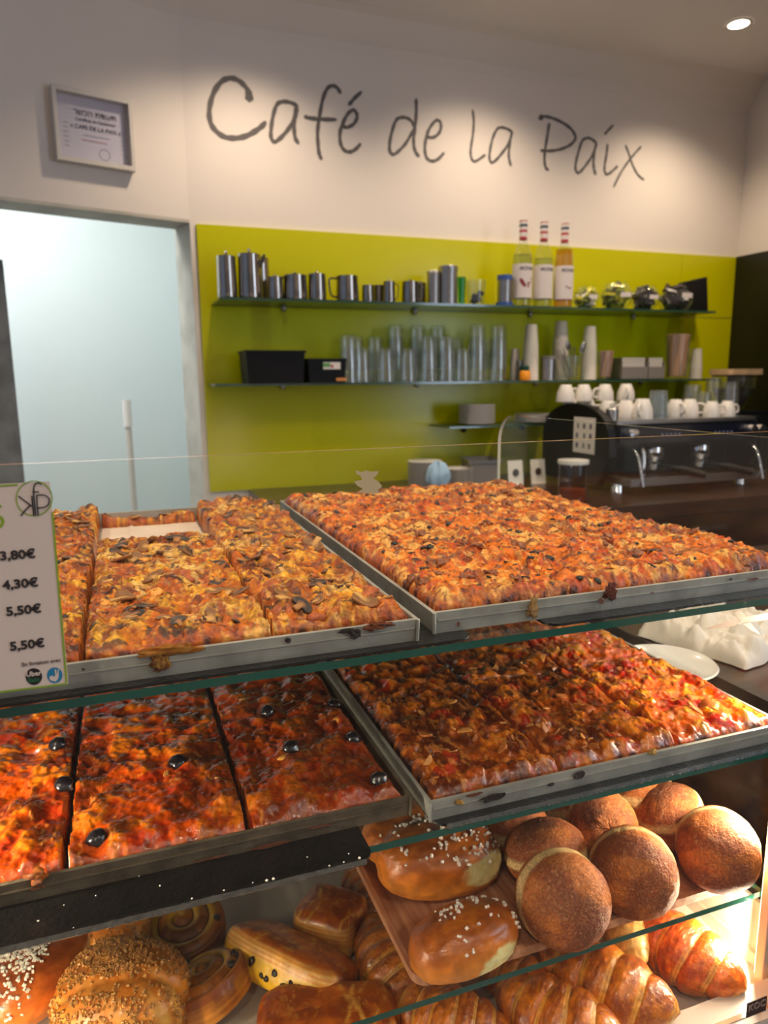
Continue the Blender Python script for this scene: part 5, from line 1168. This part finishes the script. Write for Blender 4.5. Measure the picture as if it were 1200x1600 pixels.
# raisin spirals
def spiral(label, cx, cy, zc, R, H_, tilt, rz, seed, nr):
    p = at_z(cx, cy, zc); t = thing('raisin_spiral_roll', label, 'pastry', (p.x, p.y, zc), 0, 'raisin spiral rolls'); pit = R/2.9
    def phase(th, r): return (r/pit-th/(2*np.pi))
    nu, nv = 150, 90; th = np.linspace(0, 2*np.pi, nu, endpoint=False)[:, None]+np.zeros((1, nv)); s = np.linspace(0, 1, nv)[None, :]+np.zeros((nu, 1))
    k = .62; r = np.where(s < k, R*s/k, R*(1+.03*np.sin(np.pi*(s-k)/(1-k)))*1.0); r = np.minimum(r, R*1.04); zt = H_*(1-.18*(r/R)**3)
    f = (phase(th, r)) % 1.0; rid = np.sin(np.pi*f)**.7; dep = .0065*(1-rid)*(r < R*.93)*sstep(0, .12, r/R)
    z = np.where(s < k, zt-dep+.004*np.exp(-(r/(R*.3))**2), zt*(1-(s-k)/(1-k))**.75-.0)
    r = r*(1+.05*(fbm(np.cos(th)*1.5+seed, np.sin(th)*1.5, seed)-.5)*2)
    P = np.stack([r*np.cos(th), r*np.sin(th), z], -1)
    c = np.zeros(th.shape+(3,))+A(186, 108, 26); n1 = fbm(P[..., 0]/.012+seed, P[..., 1]/.012, seed, 4)
    c = mixc(c, A(144, 74, 20), sstep(.45, .6, n1)*.8); c = mixc(c, A(226, 170, 40), sstep(.55, .25, f)*(s < k)*.9); c = mixc(c, A(86, 44, 16), sstep(.10, .0, np.minimum(f, 1-f))*(s < k)*.9)
    c = mixc(c, A(150, 70, 20), sstep(.8, 1.0, r/R)*(s < k+.12)*.8); c = mixc(c, A(212, 138, 52), sstep(k+.15, k+.3, s)*(.6+.4*np.sin(z/.0012)))
    o = link('roll_body', grid_mesh('roll_body', P, c, F_glaze, close_u=True), t, rot=Euler((tilt[0], tilt[1], rz)))
    r6 = random.Random(seed); Rm = Euler((tilt[0], tilt[1], rz)).to_matrix()
    for i in range(nr):
        a_ = r6.uniform(0, 6.28); q_ = (r6.choice((1, 2))+a_/6.283+.98)*pit; q_ = min(q_, R*.85); o2 = link('raisin', RAI, t, Rm @ Vector((q_*math.cos(a_), q_*math.sin(a_), H_*.84)), (r6.random(), r6.random(), r6.random())); 
RAI = lump(.0052, A(46, 24, 20), A(28, 16, 14), 90, .75, m=food('raisin skin', .3, .3, .8, 300, .2), amp=.35, name='raisin')
spiral('upper raisin spiral roll, yellowish and facing up below the black sheet', 284, 1468, ZD+.004, .052, .036, (.10, -.12), .6, 3, 4)
spiral('lower raisin spiral roll with glossy brown outer ring beside the nut roll', 330, 1562, ZD+.008, .046, .036, (.0, .42), 2.4, 5, 6)
# rectangular pastries
def block(label, p0, p1, zc, b, c, seed, name, custard=False, lines_=3, cat='pastry', grp=None, tilt=0.0):
    A0 = at_z(*p0, zc); B0 = at_z(*p1, zc); mid = (A0+B0)/2; d = B0-A0; Ln = d.length/2; rz = math.atan2(d.y, d.x)
    t = thing(name, label, cat, mid, rz, grp); r7 = random.Random(seed); ls = sorted(r7.uniform(-.75, .85) for _ in range(lines_+2))
    def bmp(th, ph, x, y, z): return .05*(fbm(x/.04+seed, y/.03, seed)-.5)+.03*(fbm(x/.012+seed, y/.012+z/.012, seed+3, 3)-.5)
    def cf(th, ph, x, y, z):
        cc = np.zeros(th.shape+(3,))+A(192, 92, 14); n1 = fbm(x/.012+seed, y/.012, seed, 4); cc = mixc(cc, A(156, 66, 12), sstep(.45, .62, n1)); 
        for l in ls:
            w_ = .0016; xx = x-l*Ln-.006*np.sin(y/.012+l*9); cc = mixc(cc, A(232, 160, 62), np.exp(-(xx/w_)**2)*sstep(.3, .5, fbm(x/.006, y/.006, seed+4))*.9)
        cr = abs(fbm(x/.02, y/.02, seed+12, 4)-.5); cc = mixc(cc, A(222, 140, 50), sstep(.018, .004, cr)*.7*(z > .2*c))
        sd = sstep(.35, .55, -y/b)*sstep(.80, .60, z/c); lay = .5+.5*np.sin(z/.00075+4*fbm(x/.03, z/.02, seed+5)); s_c = np.zeros(th.shape+(3,))+A(226, 140, 50); s_c = mixc(s_c, A(248, 196, 110), lay*.8); s_c = mixc(s_c, A(160, 84, 30), sstep(.9, 1, lay)*0+.0)
        cc = cc*(1-sd[..., None])+s_c*sd[..., None]
        sd2 = sstep(.35, .6, y/b)*sstep(.5, .2, z/c); cc = cc*(1-sd2[..., None])+s_c*sd2[..., None]
        if custard:
            k = sstep(.3, .5, -y/b)*sstep(.22, .10, z/c+.05*np.sin(x/.012)); cc = mixc(cc, A(236, 178, 20), k); cc = mixc(cc, A(222, 150, 14), k*sstep(.5, .65, n1)*.6)
        return cc
    o = blob('pastry_body', ell(Ln, b, c, .45, .55, None, bmp), cf, 180, 90, F_glaze, t, rot=Euler((tilt, 0, 0)))
    if custard:
        chip = lump(.0052, A(46, 24, 16), A(30, 16, 12), 33, .8, m=F_top, name='chocolate_chip')
        for i, u in enumerate((-.62, -.30, -.08, .12, .30, .42, .55, .66, -.45, .0)):
            zz = (-.15, -.02, -.35, -.05, -.42, -.10, -.22, -.40, -.46, -.38)[i]*c
            v = Euler((tilt, 0, 0)).to_matrix() @ Vector((u*Ln, -b*(.985-.02*abs(zz/c)), zz)); o2 = link('chocolate_chip', chip, t, v, (i, i*2, 0)); s = (.8, 1.1, .7, .9, 1.2, .8, 1.3, .9, 1, .8)[i]; o2.scale = (s, s*.6, s)
    return t
block('long glossy custard pastry with chocolate chips showing along its lower side', (372, 1462), (540, 1548), ZD+.026, .040, .026, 3, 'custard_chocolate_pastry', True, 3, tilt=-.5)
block('golden chocolate roll lying across the bottom edge below the custard pastry', (402, 1604), (620, 1592), ZD+.024, .036, .024, 5, 'chocolate_roll', False, 3)
block('brown flaky roll in shade behind the custard pastry', (470, 1425), (565, 1452), ZD+.026, .036, .028, 8, 'flaky_roll', False, 1)
# croissants
def croissant(label, p0, p1, zc, R, seed, bend=.10, pale=0.0, nseg=7, roll=0.0, cols=None):
    A0 = at_z(*p0, zc); B0 = at_z(*p1, zc); mid = (A0+B0)/2; d = B0-A0; Ln = d.length/2; rz = math.atan2(d.y, d.x)
    t = thing('croissant', label, 'croissant', mid, rz, 'croissants on the case base')
    nu, nv = 110, 230; th = np.linspace(0, 2*np.pi, nu, endpoint=False)[:, None]+np.zeros((1, nv)); s = np.linspace(-1, 1, nv)[None, :]+np.zeros((nu, 1))
    a = abs(s); u = (a+.035*np.sin(th*1+seed)+.03*np.sin(2*th))*nseg/2+.5; fr = u % 1.0; iseg = np.floor(u)
    env = (1-np.clip(a, 0, 1)**2.1)**.75*.94+.06; env = env*np.where(a > .93, np.sqrt(np.clip((1-a)/.07, 0, 1)), 1)
    bul = .80+.24*np.sin(np.pi*np.clip(fr*.86+.07, 0, 1))**.55*(1-.25*fr); r = R*env*bul*(1+.05*(fbm(s*5+seed, np.cos(th)*2, seed, 3)-.5)*2)
    r = r*(1+.02*(fbm(s*30+seed, th*4, seed+2, 3)-.5)*2)
    y = r*np.cos(th)*1.05-bend*Ln*(1-s**2)+bend*Ln*.5; z = r*np.sin(th)*.86; z = np.where(z < -R*.55, -R*.55+.1*(z+R*.55), z)
    P = np.stack([s*Ln, y, z], -1); n1 = fbm(s*9+seed, th*2.2*np.ones_like(s), seed+7, 4)
    base, dark, lite = cols or (A(212, 116, 18), A(154, 70, 12), A(246, 184, 72))
    c = np.zeros(s.shape+(3,))+base; c = mixc(c, dark, sstep(.40, .62, n1)*.85*sstep(-.4, .3, np.sin(th))); c = mixc(c, A(228, 146, 48), sstep(.0, -.7, np.sin(th))*.7)
    line = .5+.5*np.sin(fr*60+3*fbm(s*4, th*1.5, seed)); edge = sstep(.76, .88, fr+.14*(fbm(s*14+seed, th*1.3, seed+9, 3)-.5))
    c = mixc(c, lite, edge*(.25+.6*line)); ck = abs(fbm(s*13+seed, th*3.2, seed+15, 4)-.5); c = mixc(c, A(232, 150, 56), sstep(.02, .004, ck)*.55*(1-edge)); c = mixc(c, dark*.7, sstep(.965, 1.0, fr)*.6); c = mixc(c, lite, pale*sstep(.2, .9, n1+pale*.4))
    if pale: c = mixc(c, A(244, 206, 120), np.full(s.shape, pale))
    link('croissant_body', grid_mesh('croissant_body', P, c, F_flaky, close_u=True), t, rot=Euler((roll, 0, 0))); return t
croissant('bright croissant at the right end beside the pale side panel', (985, 1432), (1166, 1548), ZD+.026, .040, 3, .06, nseg=5, cols=(A(232, 112, 14), A(190, 70, 10), A(250, 186, 80)))
croissant('large golden croissant in the front row, left of the bright one', (835, 1478), (1062, 1588), ZD+.030, .041, 5, .10, nseg=5)
croissant('croissant cut by the bottom edge under the front doughnut', (770, 1545), (985, 1640), ZD+.028, .038, 7, .08, nseg=5.4)
croissant('croissant at the bottom edge below the corner of the board', (610, 1560), (800, 1625), ZD+.026, .036, 9, .12)
croissant('ribbed croissant partly under the left edge of the board', (572, 1432), (668, 1590), ZD+.024, .034, 11, .14, cols=(A(206, 112, 24), A(150, 66, 14), A(238, 172, 56)))
croissant('shaded croissant behind the ribbed one near the black sheet corner', (545, 1352), (640, 1450), ZD+.024, .034, 13, .14, cols=(A(196, 104, 26), A(146, 66, 16), A(236, 170, 60)))
croissant('small croissant end visible just below the green shelf edge in the middle', (752, 1490), (862, 1562), ZD+.020, .030, 15, .08)
croissant('pale croissant tip pointing down behind the bright croissant', (952, 1400), (1000, 1510), ZD+.040, .024, 17, .03, pale=.75)
croissant('brown croissant lying at the back in the shade behind the front croissants', (770, 1400), (930, 1440), ZD+.026, .036, 19, .08)
# sugar grains fallen on the black sheet
q = MB(); r8 = random.Random(6)
for i, (px, py) in enumerate(((429, 1418), (440, 1416), (565, 1349), (520, 1366), (540, 1354), (217, 1352+18), (265, 1345), (115, 1450), (350, 1392), (480, 1340), (300, 1405), (395, 1380), (60, 1440), (150, 1400), (250, 1385), (545, 1335), (100, 1415))):
    p = at_z(px, py, CZ-.3715)
    if p.y < .486: p.y = .486
    s = .0013 if i < 3 else r8.uniform(.0004, .0009); q.lathe([(0, -s), (s, 0), (0, s)], M_pearl, c=(p.x, p.y, CZ-.3715+s*.8), seg=6)
tag(q.build('sugar_crumbs'), 'white sugar crumbs scattered on the black sheet edge', 'crumbs', kind='stuff')
# ------------------------------------------------------------------ price card and stickers on the glass
YG = YF-.0006
def gp(px, py): return at_y(px, py, YG)
c0 = gp(82, 752); c1 = gp(107, 1068)
sx0, sx1, sz0, sz1 = -.19, c1.x, c1.z, c0.z
t = thing('price_card', 'white price card with green border stuck on the front glass at the left', 'price card', (sx1, YG, sz0)); SO = Vector((sx1, YG, sz0))
def poly(q, pts, m, dy=-.0002):
    vs = [(p.x-SO.x, dy, p.z-SO.z) for p in pts]; q.add(vs, [tuple(range(len(vs)))], m)
def strokes(q, pts, wpx, m, dy=-.0004, closed=False):
    ps = [gp(*p) for p in pts]; hw_ = wpx*.00046/2; vs = []; n = len(ps)
    for i, p in enumerate(ps):
        a_ = ps[(i-1) % n] if closed else ps[max(i-1, 0)]; b_ = ps[(i+1) % n] if closed else ps[min(i+1, n-1)]
        tg = (b_-a_).normalized(); nn = Vector((-tg.z, 0, tg.x))*hw_
        for v in (p+nn, p-nn): vs.append((v.x-SO.x, dy, v.z-SO.z))
    fs = [(2*i, 2*i+1, 2*((i+1) % n)+1, 2*((i+1) % n)) for i in range(n if closed else n-1)]
    q.add(vs, fs, m)
one(lambda q: q.box(sx0-SO.x, 0, 0, .0004, 0, sz1-sz0, M_sign), 'card', t)
one(lambda q: (strokes(q, [(-60, 764), (28, 757)], 2.2, M_green), strokes(q, [(82, 800), (104, 1066)], 2.4, M_green), strokes(q, [(-60, 1088), (0, 1081), (105, 1068)], 2.6, M_green)), 'border', t)
def circ(cx, cy, rx, ry, n=36): return [(cx+rx*math.cos(6.2832*k/n), cy+ry*math.sin(6.2832*k/n)) for k in range(n)]
def z6(pts): return [(x/6, 700+y/6) for x, y in pts]
lg = one(lambda q: strokes(q, circ(53.5, 778.5, 28, 27), 1.4, M_green, closed=True), 'round_logo', t)
one(lambda q: [strokes(q, z6(s), 1.7, M_print, -.0005-.0001*i) for i, s in enumerate(([(175, 450), (300, 545)], [(285, 535), (240, 580), (195, 635)], [(300, 445), (308, 540), (318, 632)], smooth([(390, 340), (355, 325), (325, 345), (316, 400), (325, 520), (336, 630)], 4), [(303, 411), (368, 410)], [(345, 440), (350, 540), (360, 630)], smooth([(345, 441), (420, 440), (462, 480), (450, 530), (410, 555), (355, 560)], 5)))], 'logo_letters', lg)
def txt(s, px, py, cap, m, b=.00022, parent=None, kx=1.0):
    p = gp(px, py); o = link('lettering', text_mesh(s, cap*.00046/.70, m, b), parent or t, (p.x-SO.x, -.0003, p.z-SO.z), (R_(90), 0, 0)); o.scale = (kx, 1, 1); return o
for s, px, py in (('3,80\u20ac', 28.5, 873), ('4,30\u20ac', 33, 918), ('5,50\u20ac', 38, 959), ('5,50\u20ac', 43.5, 1013)): txt(s, px, py, 11.5, M_print, kx=1.08)
txt('En livraison avec', 65, 1037, 5.0, mat('grey print', rgb(110, 100, 98), .6), .00003)
def logo(cx, cy, r, m): return one(lambda q: poly(q, [gp(*p) for p in circ(cx, cy, r, r*1.02, 28)], m), 'round_logo', t)
l1 = logo(53, 1057, 13, mat('black print disc', rgb(24, 20, 22), .5)); l2 = logo(85.5, 1055, 12.2, mat('teal print disc', rgb(20, 110, 150), .5))
txt('Uber', 53, 1055.5, 6.3, M_sign, .0001); txt('Eats', 53, 1065, 6, mat('dark green print', rgb(30, 92, 60), .5), .0001)
one(lambda q: poly(q, [gp(x/6, 900+y/6) for x, y in ((513, 875), (526, 870), (534, 930), (545, 868), (552, 872), (550, 940), (545, 965), (520, 988), (470, 975), (462, 945), (490, 930), (505, 945), (520, 930))], M_sign, -.0004), 'animal_head_mark', l2)
one(lambda q: (strokes(q, circ(-3, 815, 7.5, 8), 3.6, M_green, closed=True), strokes(q, [(-8, 795), (2, 790)], 4, M_green)), 'heading_letters', t)
# torn sticker on the front glass, tape star on the side glass
def stick(name, label, pts, m, inner=True):
    ps = [at_y(px, py, YG+(.0001)) for px, py in pts]; c = ps[0]
    q = MB(); vs = [(p.x-c.x, 0, p.z-c.z) for p in ps]+[(p.x-c.x, .0004, p.z-c.z) for p in ps]; n = len(ps)
    q.add(vs, [tuple(range(n)), tuple(range(n, 2*n))[::-1]]+[(i, (i+1) % n, n+(i+1) % n, n+i) for i in range(n)], m)
    return tag(q.build(name, loc=(c.x, YG, c.z)), label, 'sticker')
stick('torn_sticker', 'torn beige sticker remnant on the front glass above the pizzas', [(556, 735), (566, 738), (571, 735), (580, 737), (592, 736), (588, 743), (583, 747), (592, 753), (597, 760), (590, 766), (594, 771), (560, 770), (567, 764), (558, 759), (553, 752), (566, 750), (563, 743), (557, 741)], mat('beige sticker paper', rgb(178, 160, 122), .7))
def at_x(px, py, X_): r = ray(px, py); r = r*(X_/r.x); return Vector((r.x, r.y, r.z+CZ))
q = MB(); M_tape = mat('white tape', rgb(222, 216, 208), .5)
for k, pts in enumerate((((1100, 984), (1125, 974), (1152, 967), (1156, 971), (1147, 978)), ((1151, 976), (1164, 964), (1215, 955), (1215, 966), (1164, 973)), ((1147, 957), (1158, 955), (1165, 964), (1157, 969)), ((1161, 975), (1172, 973), (1187, 991), (1174, 985)))):
    ps = [at_x(px, py, XRC-.0058-.0002*k) for px, py in pts]; vs = [tuple(p) for p in ps]+[(p.x+.0002, p.y, p.z) for p in ps]; n = len(ps)
    q.add(vs, [tuple(range(n)), tuple(range(n, 2*n))[::-1]]+[(i, n+i, n+(i+1) % n, (i+1) % n) for i in range(n)], M_tape)
tag(q.build('tape_star'), 'white star shaped piece of tape on the right side glass', 'tape')
SC.cycles.max_bounces = 14; SC.cycles.transparent_max_bounces = 32; SC.cycles.transmission_bounces = 8; SC.cycles.glossy_bounces = 5; SC.cycles.diffuse_bounces = 4
SC.cycles.caustics_reflective = False; SC.cycles.caustics_refractive = False; SC.cycles.sample_clamp_indirect = 6
